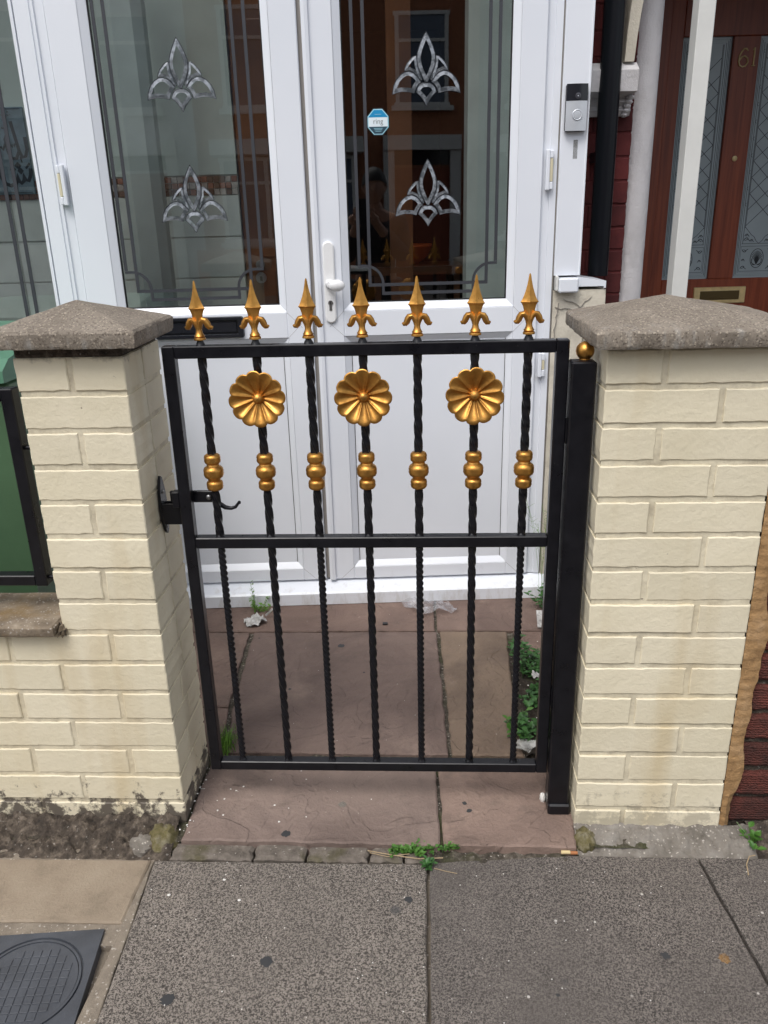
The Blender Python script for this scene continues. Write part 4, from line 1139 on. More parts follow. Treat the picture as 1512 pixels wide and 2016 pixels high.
def curved_face(z0, z1):
    P = [(0.635+0.063*i/8, -0.0145-0.0075*math.sin(PI*(0.12+0.76*i/8))) for i in range(9)]+[(0.698, -0.0142), (0.635, -0.0142)]
    return MB().prism(P, 2, z0, z1)
part('camera_face', curved_face(1.6565, 1.7015), M['blackplastic'], db, H, smooth=30)
part('face_plate', curved_face(1.5755, 1.6560), M['silver'], db, H, smooth=30)
part('camera_lens', MB().lathe([(0.0085, -0.0216), (0.0085, -0.0232), (0.005, -0.0238)], 0.668, 1.6690, 20, axis=1).lathe([(0.0018, -0.0238), (0.0016, -0.0242)], 0.668, 1.669, 10, axis=1, mi=1), [simple('lens_surround', (0.05, 0.05, 0.06), 0.15), M['silver']], db, H)
bt = part('button', MB().lathe([(0.0150, -0.0208), (0.0150, -0.0232), (0.0135, -0.0242), (0.0118, -0.0234), (0.0105, -0.0232), (0.0102, -0.0240), (0.0098, -0.0246), (0.003, -0.0250)], 0.668, 1.6180, 28, axis=1), M['silver'], db, H, smooth=30)

# sticker
def text_mesh(body, size, loc_fn, extrude=0.0):
    cu = bpy.data.curves.new('txt', 'FONT'); cu.body = body; cu.size = size; cu.align_x = 'CENTER'; cu.align_y = 'CENTER'; cu.resolution_u = 3; cu.offset = -size*0.012
    ob = bpy.data.objects.new('txt', cu); C.objects.link(ob)
    bpy.context.view_layer.update()
    me = ob.to_mesh(); mb = MB(); mb.add([loc_fn(v.co.x, v.co.y) for v in me.vertices], [tuple(p.vertices) for p in me.polygons])
    ob.to_mesh_clear(); bpy.data.objects.remove(ob); bpy.data.curves.remove(cu); return mb
st = thing('security_sticker', 'small blue and white octagonal ring sticker on the right door glass', 'sticker', (0.077, 0.022, 1.617), H)
su, sz = 0.0775, 1.617
def octa(r, rz): return [(su+r*math.cos(PI/8+i*PI/4)/math.cos(PI/8), sz+rz*math.sin(PI/8+i*PI/4)/math.cos(PI/8)) for i in range(8)]
part('border', MB().prism(octa(0.0315, 0.0350), 1, 0.0226, 0.0234), M['stickc'], st, H)
part('backing', MB().prism(octa(0.034, 0.0378), 1, 0.0235, 0.0238), M['ink'], st, H)
def cut(P, zlo, zhi):
    # clip polygon between two heights
    def clip(P, f):
        out = []
        for i in range(len(P)):
            a, b = P[i], P[(i+1) % len(P)]; fa, fb = f(a), f(b)
            if fa >= 0: out.append(a)
            if fa*fb < 0: t_ = fa/(fa-fb); out.append((a[0]+(b[0]-a[0])*t_, a[1]+(b[1]-a[1])*t_))
        return out
    return clip(clip(P, lambda p: p[1]-zlo), lambda p: zhi-p[1])
oc = octa(0.0288, 0.0322)
part('top_field', MB().prism(cut(oc, sz+0.0125, sz+1), 1, 0.0220, 0.0226), M['stickb'], st, H)
part('middle_field', MB().prism(cut(oc, sz-0.0130, sz+0.0122), 1, 0.0220, 0.0226), M['stickw'], st, H)
part('bottom_field', MB().prism(cut(oc, sz-1, sz-0.0133), 1, 0.0220, 0.0226), M['stickd'], st, H)
part('lettering', text_mesh('ring', 0.0215, lambda x, y: (su+x*0.92, 0.0216, sz+0.001+y)), M['ink'], st, H)
mb = MB()
for (zz, hw) in ((sz+0.0205, 0.010), (sz-0.0178, 0.0135), (sz-0.0215, 0.0115), (sz-0.0255, 0.009)): mb.box(su-hw, su+hw, 0.0214, 0.0219, zz-0.0006, zz+0.0006)
o = part('small_print', mb, M['stickc'], st, H); o['kind'] = 'stuff'

# rendered pier under the trim
pr_ = thing('rendered_pier', 'cracked cream rendered pier under the white trim right of the porch', 'pier', (0.715, 0.1, 0.03), H)
vs = []; 
mb = MB()
def wallgrid(u0, u1, z0, z1, v, nx, nz, amp):
    vs = []; fs = []
    for j in range(nz+1):
        for i in range(nx+1):
            u = u0+(u1-u0)*i/nx; z = z0+(z1-z0)*j/nz
            vs.append((u, v+amp*noise.fractal(Vector((u*9, z*9, 3)), 1, 2, 4), z))
    for j in range(nz):
        for i in range(nx): a = j*(nx+1)+i; fs.append((a, a+1, a+nx+2, a+nx+1))
    return MB().add(vs, fs)
mb = wallgrid(0.627, 0.797, 0.0, 1.112, 0.006, 30, 160, 0.004)
mb.box(0.6275, 0.7965, 0.020, 0.28, 0.0, 1.1118)
part('render_face', mb, M['render_'], pr_, H, smooth=True)
mb = MB()
rnd = random.Random(4)
def crack(u, z, du, dz, n, w_=0.0006):
    pts = [(u, z)]
    for i in range(n): u += du+rnd.uniform(-0.004, 0.004); z += dz+rnd.uniform(-0.004, 0.004); pts.append((u, z))
    mb.ribbon(pts, w_*1.6, 0.0015, 0.012)
crack(0.635, 1.06, 0.009, 0.0, 17); crack(0.66, 1.085, 0.008, -0.004, 10); crack(0.70, 1.05, 0.006, 0.006, 8); crack(0.64, 0.95, 0.001, 0.012, 9)
part('crack', mb, M['sealant'], pr_, H)

# ================================================================= upper house + neighbour recess
hw = thing('terraced_house', 'red brick house front above and behind the porch', 'house', (-0.6, 1.6, 0.0), H)
part('wall', MB().box(-4.5, 0.63, 0.93, 1.10, 2.48, 6.5), M['redpaint'], hw, H)
part('wall', MB().box(-4.5, -2.32, 0.0, 1.0, 0.0, 2.418), M['render_'], hw, H)
# porch interior
pi = thing('porch_interior', 'tiled inner wall of the porch seen through the door glass', 'porch wall', (-0.5, 0.8, 0.1), H)
VB = 0.80
part('wall', MB().box(-2.3, -0.470, VB+0.006, VB+0.12, 0.0, 2.42), M['grout'], pi, H)
part('plaster', MB().box(-2.3, -0.470, VB-0.002, VB+0.0055, 1.516, 2.42), M['plaster'], pi, H)
tile_me = mesh_of(MB().box(-0.1485, 0.1485, 0, 0.006, -0.076, 0.076, 0.001), 'wall_tile', M['tile'])
base = Vector((-0.5, 0.8, 0.1))
for r_ in range(6):
    z = 1.362-0.158*r_
    for c_ in range(7):
        u = -0.62-0.301*c_ + (0.0 if r_ % 1 == 0 else 0.15)
        part_mesh('wall_tile', tile_me, pi, (u-base.x, VB-base.y, z-base.z))
mos = [mesh_of(MB().box(-0.0108, 0.0108, 0, 0.007, -0.0108, 0.0108, 0.0012), 'mosaic_tile', M[k]) for k in ('mosa', 'mosb', 'mosc')]
rnd = random.Random(11)
for r_ in range(3):
    for c_ in range(64):
        part_mesh('mosaic_tile', rnd.choice(mos), pi, (-0.483-0.0236*c_-base.x, VB-0.001-base.y, 1.4525+0.0236*r_-base.z))
part('side_wall', MB().box(0.62, 0.70, 0.10, 1.30, 0.0, 2.42), M['curtain'], pi, H, label='pale side wall of the porch')
part('wall', MB().box(0.440, 0.62, VB, VB+0.12, 0.0, 2.42), M['curtain'], pi, H)
part('added_roof_pane', MB().box(-2.3, 0.70, -0.10, VB+0.12, 2.42, 2.43), M['glass'], pi, H)  # unseen clear roof, added to let the sky brighten the porch interior
part('floor', MB().box(-2.3, 0.62, 0.0755, VB+0.5, 0.0, 0.10), M['tile'], pi, H)
part('pale_upright', MB().box(-0.845, -0.715, 0.52, 0.64, 0.10, 2.42, 0.03), M['curtain'], pi, H, label='pale upright column')  # pale upright set behind the left door glass
# dark hall behind
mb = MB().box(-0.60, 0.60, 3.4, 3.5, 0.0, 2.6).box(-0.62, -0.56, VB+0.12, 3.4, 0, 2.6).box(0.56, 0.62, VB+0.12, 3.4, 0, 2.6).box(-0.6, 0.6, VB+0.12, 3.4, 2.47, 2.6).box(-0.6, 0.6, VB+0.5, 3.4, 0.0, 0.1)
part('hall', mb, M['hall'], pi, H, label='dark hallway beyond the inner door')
idr = thing('inner_door', 'brown wooden inner door standing behind the porch glass', 'door', (-0.28, 0.84, 0.1), H)
part('panel', MB().box(-0.466, -0.06, VB+0.01, VB+0.05, 0.101, 2.20, 0.004), M['innerwood'], idr, H)
for (a, b, c, d) in ((-0.40, -0.12, 0.25, 1.0), (-0.40, -0.12, 1.2, 2.05)):
    part('raised_panel', MB().box(a, b, VB+0.004, VB+0.012, c, d, 0.004), M['innerwood'], idr, H)
part('lock', MB().lathe([(0.022, VB+0.002), (0.022, VB-0.004)], -0.405, 1.12, 20, axis=1).box(-0.41, -0.40, VB-0.006, VB-0.0042, 1.108, 1.126, mi=1), [M['steel'], M['ink']], idr, H)
part('lock', MB().lathe([(0.018, VB+0.002), (0.018, VB-0.006)], -0.405, 1.172, 20, axis=1), M['steel'], idr, H)
part('door_frame', MB().box(0.13, 0.225, VB+0.06, VB+0.10, 0.101, 2.25), M['innerwood'], idr, H)
# plaque with calligraphy on the tiled wall
pq = thing('calligraphy_plaque', 'slate blue plaque with black calligraphy hanging on the tiled porch wall', 'plaque', (-1.325, VB-0.01, 1.61), H)
PU0, PU1, PZ0, PZ1 = -1.445, -1.265, 1.462, 1.772
part('board', MB().box(PU0, PU1, VB-0.014, VB-0.003, PZ0, PZ1, 0.002), M['plaque'], pq, H)
# strokes digitised in plaque units: x 0..1 (left to right), y 0..1 (bottom to top)
def pst(pts, w_):
    return [(PU0+(PU1-PU0)*x, PZ0+(PZ1-PZ0)*y) for x, y in pts], w_
strokes = [
 ([(0.98, 0.30), (0.96, 0.22), (0.90, 0.155), (0.84, 0.17), (0.82, 0.235), (0.80, 0.16), (0.74, 0.13), (0.69, 0.16), (0.68, 0.235), (0.66, 0.16), (0.60, 0.12), (0.50, 0.105), (0.40, 0.13), (0.33, 0.20), (0.30, 0.32), (0.29, 0.46)], 0.010),
 ([(0.28, 0.50), (0.22, 0.62), (0.20, 0.78)], 0.006),
 ([(0.96, 0.66), (0.97, 0.52), (0.92, 0.44), (0.85, 0.43), (0.80, 0.50), (0.74, 0.72), (0.71, 0.84)], 0.009),
 ([(0.80, 0.50), (0.72, 0.42), (0.62, 0.42), (0.56, 0.50), (0.54, 0.64), (0.58, 0.68)], 0.009),
 ([(0.54, 0.60), (0.46, 0.52), (0.42, 0.56)], 0.006),
 ([(0.64, 0.58), (0.67, 0.545), (0.69, 0.58), (0.715, 0.55), (0.73, 0.59)], 0.0045),
 ([(0.88, 0.30), (0.98, 0.36)], 0.006),
 ([(0.60, 0.70), (0.56, 0.76), (0.50, 0.77)], 0.004),
 ([(0.80, 0.44), (0.82, 0.37)], 0.004),
]
mb = MB()
for pts, w_ in strokes:
    P, w2 = pst(pts, w_*1.35); mb.ribbon(P, w2, VB-0.0152, VB-0.0141)
def diamond(cx, cy, r):
    P = [(cx+r, cy), (cx, cy+r*0.62), (cx-r, cy), (cx, cy-r*0.62)]
    mb.prism([(PU0+(PU1-PU0)*x, PZ0+(PZ1-PZ0)*y) for x, y in P], 1, VB-0.0152, VB-0.0141)
diamond(0.72, 0.335, 0.075); diamond(0.60, 0.295, 0.07); diamond(0.76, 0.275, 0.07)
part('calligraphy', mb, M['ink'], pq, H)
mb = MB().box(PU0+0.01, PU1-0.01, VB-0.0150, VB-0.0141, PZ1-0.008, PZ1-0.006).box(PU0+0.01, PU1-0.01, VB-0.0150, VB-0.0141, PZ0+0.006, PZ0+0.008)
rnd = random.Random(3)
for i in range(22):
    u = PU0+0.055+rnd.random()*0.075; z = PZ1-0.024+rnd.uniform(-0.007, 0.007); mb.ribbon([(u, z), (u+rnd.uniform(-.008, .008), z+rnd.uniform(-.004, .004)), (u+0.004, z)], 0.002, VB-0.0150, VB-0.0141)
part('border_ornament', mb, M['ink'], pq, H)
# chair and orange lamp-shade inside hall
oc_ = single('orange_bowl', MB().lathe([(0.03, 1.10), (0.08, 1.14), (0.105, 1.19), (0.10, 1.20)], 0.27, 1.75, 20), M['orange'], 'orange bowl shape standing deep in the dark hallway behind the right door', 'bowl', (0.27, 1.75, 1.10), H, smooth=True)
tb = thing('hall_table', 'dark hall table under the orange bowl behind the right door glass', 'table', (0.27, 1.75, 0.1), H)
part('table_top', MB().box(0.05, 0.52, 1.55, 1.95, 1.06, 1.10), M['innerwood'], tb, H)
for (a, b) in ((0.07, 1.57), (0.47, 1.57), (0.07, 1.9), (0.47, 1.9)): part('leg', MB().box(a, a+0.03, b, b+0.03, 0.1, 1.06), M['innerwood'], tb, H)

# neighbour: party wall, corbel, arch, downpipe, column, porch post, door 61
pw = thing('party_wall', 'dark red painted brick wall strip behind the black downpipe', 'wall', (0.80, 0.30, 0.0), H)
part('mortar', MB().box(0.702, 0.932, 0.304, 1.30, 0.0, 2.9), M['redpaint'], pw, H)
bw = Vector((0.80, 0.30, 0.0))
for k in range(38):
    z0 = 0.02+0.075*k
    xs = (0.700, 0.80, 0.935) if k % 2 else (0.700, 0.87, 0.935)
    for a, b in zip(xs[:-1], xs[1:]):
        me = brick_me(b-a-0.004, 0.11, 0.068, M['redpaint'], k % 4, 0.0025, 0.0012)
        part_mesh('brick', me, pw, (a+0.002-bw.x, 0.30-bw.y+random.uniform(-0.0015, 0.0015), z0-bw.z))
dp = thing('downpipe', 'black plastic downpipe right of the white trim', 'downpipe', (0.822, 0.2, 1.14), H)
part('pipe', MB().lathe([(0.0335, 1.139), (0.0335, 2.9)], 0.822, 0.205, 32), M['pipe'], dp, H, smooth=True)
part('bracket', MB().box(0.795, 0.850, 0.232, 0.299, 1.50, 1.53), M['pipe'], dp, H)
cbk = thing('corbel', 'white painted carved corbel partly behind the downpipe', 'corbel', (0.83, 0.24, 1.64), H)
mb = MB()
prof = [(0.245, 1.700), (0.205, 1.705), (0.198, 1.765), (0.235, 1.790), (0.299, 1.790), (0.299, 1.640), (0.275, 1.640), (0.262, 1.655), (0.270, 1.668), (0.252, 1.680), (0.260, 1.692)]
part('block', MB().prism(prof, 0, 0.752, 0.912), M['whitepaint'], cbk, H)
mb = MB()
for i in range(5):
    z = 1.692-i*0.0125; mb.add(*(lambda b: (b.v, b.f))(lump(0.905-0.003*i, 0.252+0.004*i, z, 0.014-0.001*i, 0.012, 0.008, i, 0.15)))
part('carving', mb, M['whitepaint'], cbk, H, smooth=True)
mb = MB()
vs = []; fs = []
n = 14
for i in range(n+1):
    t_ = i/n; z = 1.7902+1.05*t_; uo = 0.868+0.30*t_**2.0+0.015*t_; ui = uo+0.030+0.035*t_
    vs += [(uo, 0.215, z), (ui, 0.215, z), (ui, 0.298, z), (uo, 0.298, z)]
for i in range(n):
    for j in range(4): fs.append((4*i+j, 4*i+(j+1) % 4, 4*i+4+(j+1) % 4, 4*i+4+j))
fs += [(0, 1, 2, 3), (4*n, 4*n+1, 4*n+2, 4*n+3)]
part('arch_rib', MB().add(vs, fs), M['render_'], cbk, H, smooth=30)
co = MB()
vs = []; fs = []; n = 40; nz = 90
for j in range(nz+1):
    z = 0.05+2.85*j/nz
    for i in range(n):
        a = 2*PI*i/n; r = 0.0625+0.0022*noise.fractal(Vector((math.cos(a)*2, math.sin(a)*2, z*9)), 1, 2, 4)*max(0, min(1, (1.75-z)*1.5))
        vs.append((0.977+r*math.cos(a), 0.405+r*math.sin(a), z))
for j in range(nz):
    for i in range(n): fs.append((j*n+i, j*n+(i+1) % n, (j+1)*n+(i+1) % n, (j+1)*n+i))
single('porch_column', co.add(vs, fs), M['whitepaint'], 'round white column with peeling paint between downpipe and wooden door', 'column', (0.977, 0.405, 0.05), H, smooth=True)
single('porch_post', MB().box(1.010, 1.0595, 0.0, 0.054, 0.05, 2.9, 0.002), M['greypaint'], 'square off-white post standing in front of the wooden door', 'post', (1.035, 0.027, 0.05), H)

nd = thing('front_door', 'varnished red-brown wooden door numbered 61 with etched glass panes', 'door', (1.72, 1.32, 0.1), H)
VD = 1.30
Wd = M['wood']
U = [1.395, 1.4345, 1.6545, 1.7745, 1.9945, 2.09]     # door edge, lite1, lite2
ZL0, ZL1 = 1.022, 2.038
hb = lambda nm, a, b, v0, v1, z0, z1, mt, c=0.0: part(nm, MB().box(a, b, v0, v1, z0, z1, c), mt, nd, H)
hb('stile', 1.365, U[1], VD, VD+0.045, 0.12, 2.25, Wd, 0.003)
hb('stile', U[4], 2.15, VD, VD+0.045, 0.12, 2.25, Wd, 0.003)
hb('muntin', U[2]+0.0002, U[3]-0.0002, VD+0.0005, VD+0.045, ZL0, ZL1, Wd, 0.003)
hb('top_rail', U[1]+0.0002, U[4]-0.0002, VD+0.0003, VD+0.045, ZL1+0.0002, 2.25, Wd, 0.003)
hb('lock_rail', U[1]+0.0002, U[4]-0.0002, VD+0.0003, VD+0.045, 0.80, ZL0-0.0002, Wd, 0.003)
hb('bottom_panel', U[1]+0.0002, U[4]-0.0002, VD+0.012, VD+0.04, 0.12, 0.7998, Wd)
hb('raised_panel', U[1]+0.03, 1.70, VD+0.002, VD+0.0118, 0.25, 0.77, Wd, 0.006)
hb('raised_panel', 1.74, U[4]-0.03, VD+0.002, VD+0.0118, 0.25, 0.77, Wd, 0.006)
hb('door_frame', 1.29, 1.362, VD-0.05, VD+0.06, 0.1, 2.33, Wd, 0.003)
hb('door_frame', 2.153, 2.23, VD-0.05, VD+0.06, 0.1, 2.33, Wd, 0.003)
hb('door_frame', 1.3622, 2.1528, VD-0.05, VD+0.06, 2.255, 2.33, Wd, 0.003)
def lite(a, b):
    p = hb('pane', a, b, VD+0.016, VD+0.022, ZL0, ZL1, M['frosted'])
    mb = MB(); y0, y1 = VD+0.0152, VD+0.0158
    def L(pts, w_=0.0016, closed=False): mb.ribbon(pts, w_*1.35, y0, y1, closed=closed)
    for d in (0.010, 0.016, 0.024):
        L([(a+d, ZL0+d), (b-d, ZL0+d), (b-d, ZL1-d), (a+d, ZL1-d)], 0.0014, True)
    zs = ZL0+0.155                      # square etched panel at the foot
    L([(a+0.030, ZL0+0.030), (b-0.030, ZL0+0.030), (b-0.030, zs-0.012), (a+0.030, zs-0.012)], 0.0014, True)
    L([(a+0.030, zs), (b-0.030, zs)], 0.0014)
    L([(a+0.034, zs), (a+0.034, ZL1-0.03)]); L([(b-0.034, zs), (b-0.034, ZL1-0.03)])
    L([(a+0.038, zs+0.07), (a+0.038, ZL1-0.03)]); L([(b-0.038, zs+0.07), (b-0.038, ZL1-0.03)])
    cx = (a+b)/2; hw_ = cx-(a+0.038); dz = 0.140
    L([(a+0.038, zs+0.075), (a+0.070, zs+0.040), (a+0.085, zs+0.030), (cx-0.014, zs+0.012), (cx, zs), (cx+0.014, zs+0.012), (b-0.085, zs+0.030), (b-0.070, zs+0.040), (b-0.038, zs+0.075)])
    z = zs+0.005
    while z < ZL1-0.05:
        # crossing diagonals, clipped to the lattice field
        for s in (-1, 1):
            p0 = (cx-s*hw_, z+0.075-0.07); p1 = (cx+s*hw_, z+dz+0.005)
            if p1[1] < ZL1-0.03 and p0[1] > zs+0.06: L([p0, p1], 0.0018)
        L([(a+0.030, z+0.16), (a+0.022, z+0.168), (a+0.030, z+0.176)], 0.0012) if z+0.18 < ZL1-0.03 else None
        z += 0.070 if False else dz*0.5
    # shell motif and corner scrolls
    sx, sz_ = cx, ZL0+0.088; rx, rz = 0.031, 0.043
    L([(sx+rx*math.cos(2*PI*i/20), sz_+rz*math.sin(2*PI*i/20)) for i in range(20)], 0.0022, True)
    for i in range(-5, 6):
        a_ = PI/2+i*0.24; L([(sx, sz_-0.028), (sx+0.4*rx*math.cos(a_), sz_-0.014+0.55*rz*math.sin(a_)), (sx+0.88*rx*math.cos(a_)*1.0, sz_-0.002+0.86*rz*math.sin(a_))], 0.0019)
    for s in (-1, 1):
        for q in (0, 1, 2): L([(sx+s*0.004, sz_-0.030), (sx+s*(0.015+0.003*q), sz_-0.030+0.004*q), (sx+s*0.024, sz_-0.018+0.006*q), (sx+s*0.021, sz_-0.006+0.004*q)], 0.0017)
    def scroll(x, z_, sxn, szn, k=1.0):
        P = []
        for i in range(14):
            t_ = i/13; an = t_*3.6; r = 0.014*(1-t_*0.75)*k; P.append((x+sxn*(0.012*k-r*math.cos(an)), z_+szn*(r*math.sin(an)+0.006*t_)))
        L(P, 0.0026)
        L([(x+sxn*0.004, z_), (x+sxn*0.016*k, z_+szn*0.006), (x+sxn*0.028*k, z_-szn*0.002)], 0.0022)
    for sxn in (1, -1):
        x = a+0.038 if sxn == 1 else b-0.038
        scroll(x, ZL0+0.042, sxn, 1, 0.9); scroll(x, zs-0.026, sxn, -1, 0.9); scroll(x+sxn*0.001, ZL0+0.078, sxn, 1, 0.5)
        scroll(x+sxn*0.002, zs+0.014, sxn, 1, 1.0); scroll(x+sxn*0.004, zs+0.034, sxn, 1, 0.7); scroll(x+sxn*0.030, zs+0.010, sxn, 1, 0.6)
    part('etching', mb, M['etch'], p, H)
lite(U[1], U[2]); lite(U[3], U[4])
# numerals
dg = [(0.030, 0.070), (0.020, 0.071), (0.008, 0.058), (0.001, 0.040), (0.0, 0.022), (0.006, 0.006), (0.018, 0.0), (0.032, 0.004), (0.040, 0.018), (0.037, 0.034), (0.025, 0.042), (0.012, 0.038), (0.003, 0.026)]
bx_, bz_ = 1.6840, 1.9170
part('numeral', MB().tube([(bx_+x, VD-0.003, bz_+z) for x, z in dg], 0.0034, 8).tube([(bx_+0.030, VD-0.003, bz_+0.070), (bx_+0.036, VD-0.003, bz_+0.062)], 0.003, 8), M['brass'], nd, H, smooth=True)
part('numeral', MB().tube([(bx_+0.066, VD-0.003, bz_+0.004), (bx_+0.066, VD-0.003, bz_+0.074)], 0.0036, 8).tube([(bx_+0.058, VD-0.003, bz_+0.064), (bx_+0.066, VD-0.003, bz_+0.074)], 0.0022, 8).tube([(bx_+0.058, VD-0.003, bz_+0.004), (bx_+0.074, VD-0.003, bz_+0.004)], 0.0022, 8), M['brass'], nd, H, smooth=True)
part('peephole', MB().lathe([(0.0115, VD), (0.0115, VD-0.004), (0.006, VD-0.006)], 1.716, 1.548, 16, axis=1), M['brass'], nd, H, smooth=True)
mb = MB(); P0 = rrect(1.592, 1.842, 0.908, 0.984, 0.003); P1 = rrect(1.622, 1.812, 0.924, 0.966, 0.002)
ring_plate(mb, P0, P1, VD-0.008, VD, VD-0.002)
lb2 = part('letter_box', mb, M['brass'], nd, H)
part('flap', MB().box(1.6225, 1.8115, VD-0.0045, VD-0.001, 0.9245, 0.9655).box(1.68, 1.752, VD-0.010, VD-0.0046, 0.9285, 0.9325, 0.001), simple('dark_brass', (0.13, 0.095, 0.04), 0.4, 0.7), lb2, H)
# recess shell around the neighbour's door
nr = thing('neighbour_house', 'recessed entrance of the neighbouring house around the wooden door', 'house', (1.7, 1.4, 0.0), H)
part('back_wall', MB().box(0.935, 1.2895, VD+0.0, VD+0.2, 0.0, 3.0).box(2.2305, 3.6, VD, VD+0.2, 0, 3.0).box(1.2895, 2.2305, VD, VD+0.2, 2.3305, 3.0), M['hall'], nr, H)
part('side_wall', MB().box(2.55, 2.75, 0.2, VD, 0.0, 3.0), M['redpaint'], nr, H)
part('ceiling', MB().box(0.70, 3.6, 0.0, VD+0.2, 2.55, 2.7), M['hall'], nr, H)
part('upper_wall', MB().box(0.632, 4.5, 0.10, 0.30, 2.702, 6.5), M['redpaint'], nr, H)
part('step', MB().box(0.94, 2.55, 0.20, VD, 0.0, 0.118), M['ground'], nr, H)

# ================================================================= plants and litter
def leaf_quad(mb, p, d, up_, L, W, fold=0.25):
    side = d.cross(up_); side = side.normalized() if side.length > 1e-5 else Vector((1, 0, 0))
    nrm = side.cross(d).normalized()
    a = p; m1 = p+d*L*0.45+side*W/2+nrm*L*fold*0.3; m2 = p+d*L*0.45-side*W/2+nrm*L*fold*0.3; mid = p+d*L*0.5; tip = p+d*L-nrm*L*fold*0.35
    q1 = p+d*L*0.8+side*W*0.28; q2 = p+d*L*0.8-side*W*0.28
    mb.add([a, m1, q1, tip, q2, m2, mid], [(0, 1, 6), (1, 2, 6), (2, 3, 6), (3, 4, 6), (4, 5, 6), (5, 0, 6)])
def weed(name, label, c, spread, nst, h, lw, mat, seed, stemmat=None, lpn=7, cat='weed'):
    rnd = random.Random(seed); t_ = thing(name, label, cat, c)
    st_ = MB(); lf = MB()
    for i in range(nst):
        x0 = c[0]+rnd.gauss(0, spread[0]*0.4); y0 = c[1]+rnd.gauss(0, spread[1]*0.4)
        hh = h*rnd.uniform(0.5, 1.1); dx, dy = rnd.gauss(0, 0.35)*hh, rnd.gauss(0, 0.35)*hh
        pts = [Vector((x0+dx*q*q, y0+dy*q*q, c[2]+hh*q)) for q in (0, 0.33, 0.66, 1.0)]
        st_.tube(pts, 0.0007, 4)
        for k in range(lpn):
            q = rnd.uniform(0.25, 1.0); p = pts[0].lerp(pts[3], q); an = rnd.uniform(0, 2*PI); el = rnd.uniform(-0.1, 0.7)
            d = Vector((math.cos(an)*math.cos(el), math.sin(an)*math.cos(el), math.sin(el)))
            sz = lw*rnd.uniform(0.6, 1.25)
            leaf_quad(lf, p, d, Vector((0, 0, 1)), sz*1.5, sz)
    part('stem', st_, stemmat or mat, t_); part('foliage', lf, mat, t_, smooth=False)
    return t_
Z0 = 0.0
weed('weed', 'bright green leafy weed growing in the gap at the top of the pavement joint', (-0.375, -0.072, 0.0), (0.052, 0.018), 48, 0.020, 0.0068, M['leaf'], 1, lpn=7)
weed('weed', 'small green weed at the joint between the two front flagstones', (-0.292, -0.062, 0.004), (0.022, 0.014), 14, 0.018, 0.0065, M['leaf'], 2, lpn=6)
weed('weed', 'small dark weed in the pavement joint below the bright green one', (-0.343, -0.118, 0.0), (0.016, 0.012), 7, 0.018, 0.0080, M['leafd'], 3, lpn=6)
weed('weed', 'little green seedling at the foot of the red brick wall', (0.392, -0.040, 0.0), (0.018, 0.012), 5, 0.045, 0.0130, M['leaf'], 4, lpn=5)
weed('weed', 'leafy weed at the front of the soil bed behind the gate', (-0.045, 0.330, 0.02), (0.085, 0.07), 24, 0.065, 0.0140, M['leafd'], 5, lpn=7)
weed('weed', 'bright weed sprig leaning over the tan flagstone', (-0.108, 0.345, 0.02), (0.03, 0.04), 7, 0.06, 0.0150, M['leaf'], 6, lpn=6)
weed('weed', 'tall weed in the middle of the soil bed', (-0.012, 0.50, 0.02), (0.07, 0.09), 22, 0.075, 0.0145, M['leafd'], 7, lpn=7)
weed('weed', 'spreading weed at the back of the soil bed', (-0.002, 0.66, 0.02), (0.075, 0.075), 22, 0.080, 0.0140, M['leafd'], 8, lpn=7)
weed('weed', 'small weed at the back left corner of the soil bed', (-0.058, 0.78, 0.02), (0.03, 0.06), 9, 0.06, 0.0130, M['leafd'], 9, lpn=6)
weed('weed', 'dark weed growing by the right end of the porch threshold', (0.075, 1.06, 0.03), (0.025, 0.03), 10, 0.10, 0.0150, M['leafd'], 10, lpn=6)
weed('weed', 'thin yellow green weed standing against the porch threshold', (-0.925, 1.035, 0.03), (0.035, 0.015), 14, 0.055, 0.0070, M['grass'], 11, lpn=7)
t = thing('weed', 'single upright stalk of weed in front of the white threshold', 'weed', (-0.952, 1.03, 0.03))
mb = MB().tube([(-0.948, 1.03, 0.03), (-0.950, 1.03, 0.09), (-0.957, 1.028, 0.155)], [0.0014, 0.0011, 0.0006], 5)
part('stem', mb, M['grass'], t)
mb = MB(); rnd = random.Random(9)
for i in range(40):
    q = rnd.uniform(0.02, 0.125); p = Vector((-0.950-q*0.04, 1.03, 0.03+q)); an = rnd.uniform(0, 2*PI); leaf_quad(mb, p, Vector((math.cos(an), math.sin(an), 0.5)).normalized(), Vector((0, 0, 1)), 0.011, 0.004)
part('foliage', mb, M['grass'], t)
# grass tuft
t = thing('grass_tuft', 'tuft of green grass behind the bottom left corner of the gate', 'grass', (-0.885, 0.27, 0.02))
rnd = random.Random(21); mb = MB()
for i in range(170):
    x0 = -0.882+rnd.gauss(0, 0.013); y0 = 0.275+rnd.gauss(0, 0.022); L = rnd.uniform(0.025, 0.068); an = rnd.uniform(0, 2*PI); ln = rnd.uniform(0.1, 0.75)*L
    p0 = Vector((x0, y0, 0.022)); p1 = p0+Vector((math.cos(an)*ln*0.3, math.sin(an)*ln*0.3, L*0.6)); p2 = p0+Vector((math.cos(an)*ln, math.sin(an)*ln, L*0.92))
    sd_ = Vector((-math.sin(an+0.7), math.cos(an+0.7), 0))*0.0011
    mb.add([p0-sd_, p0+sd_, p1+sd_*0.8, p1-sd_*0.8, p2], [(0, 1, 2, 3), (3, 2, 4)])
part('blades', mb, M['grass'], t)
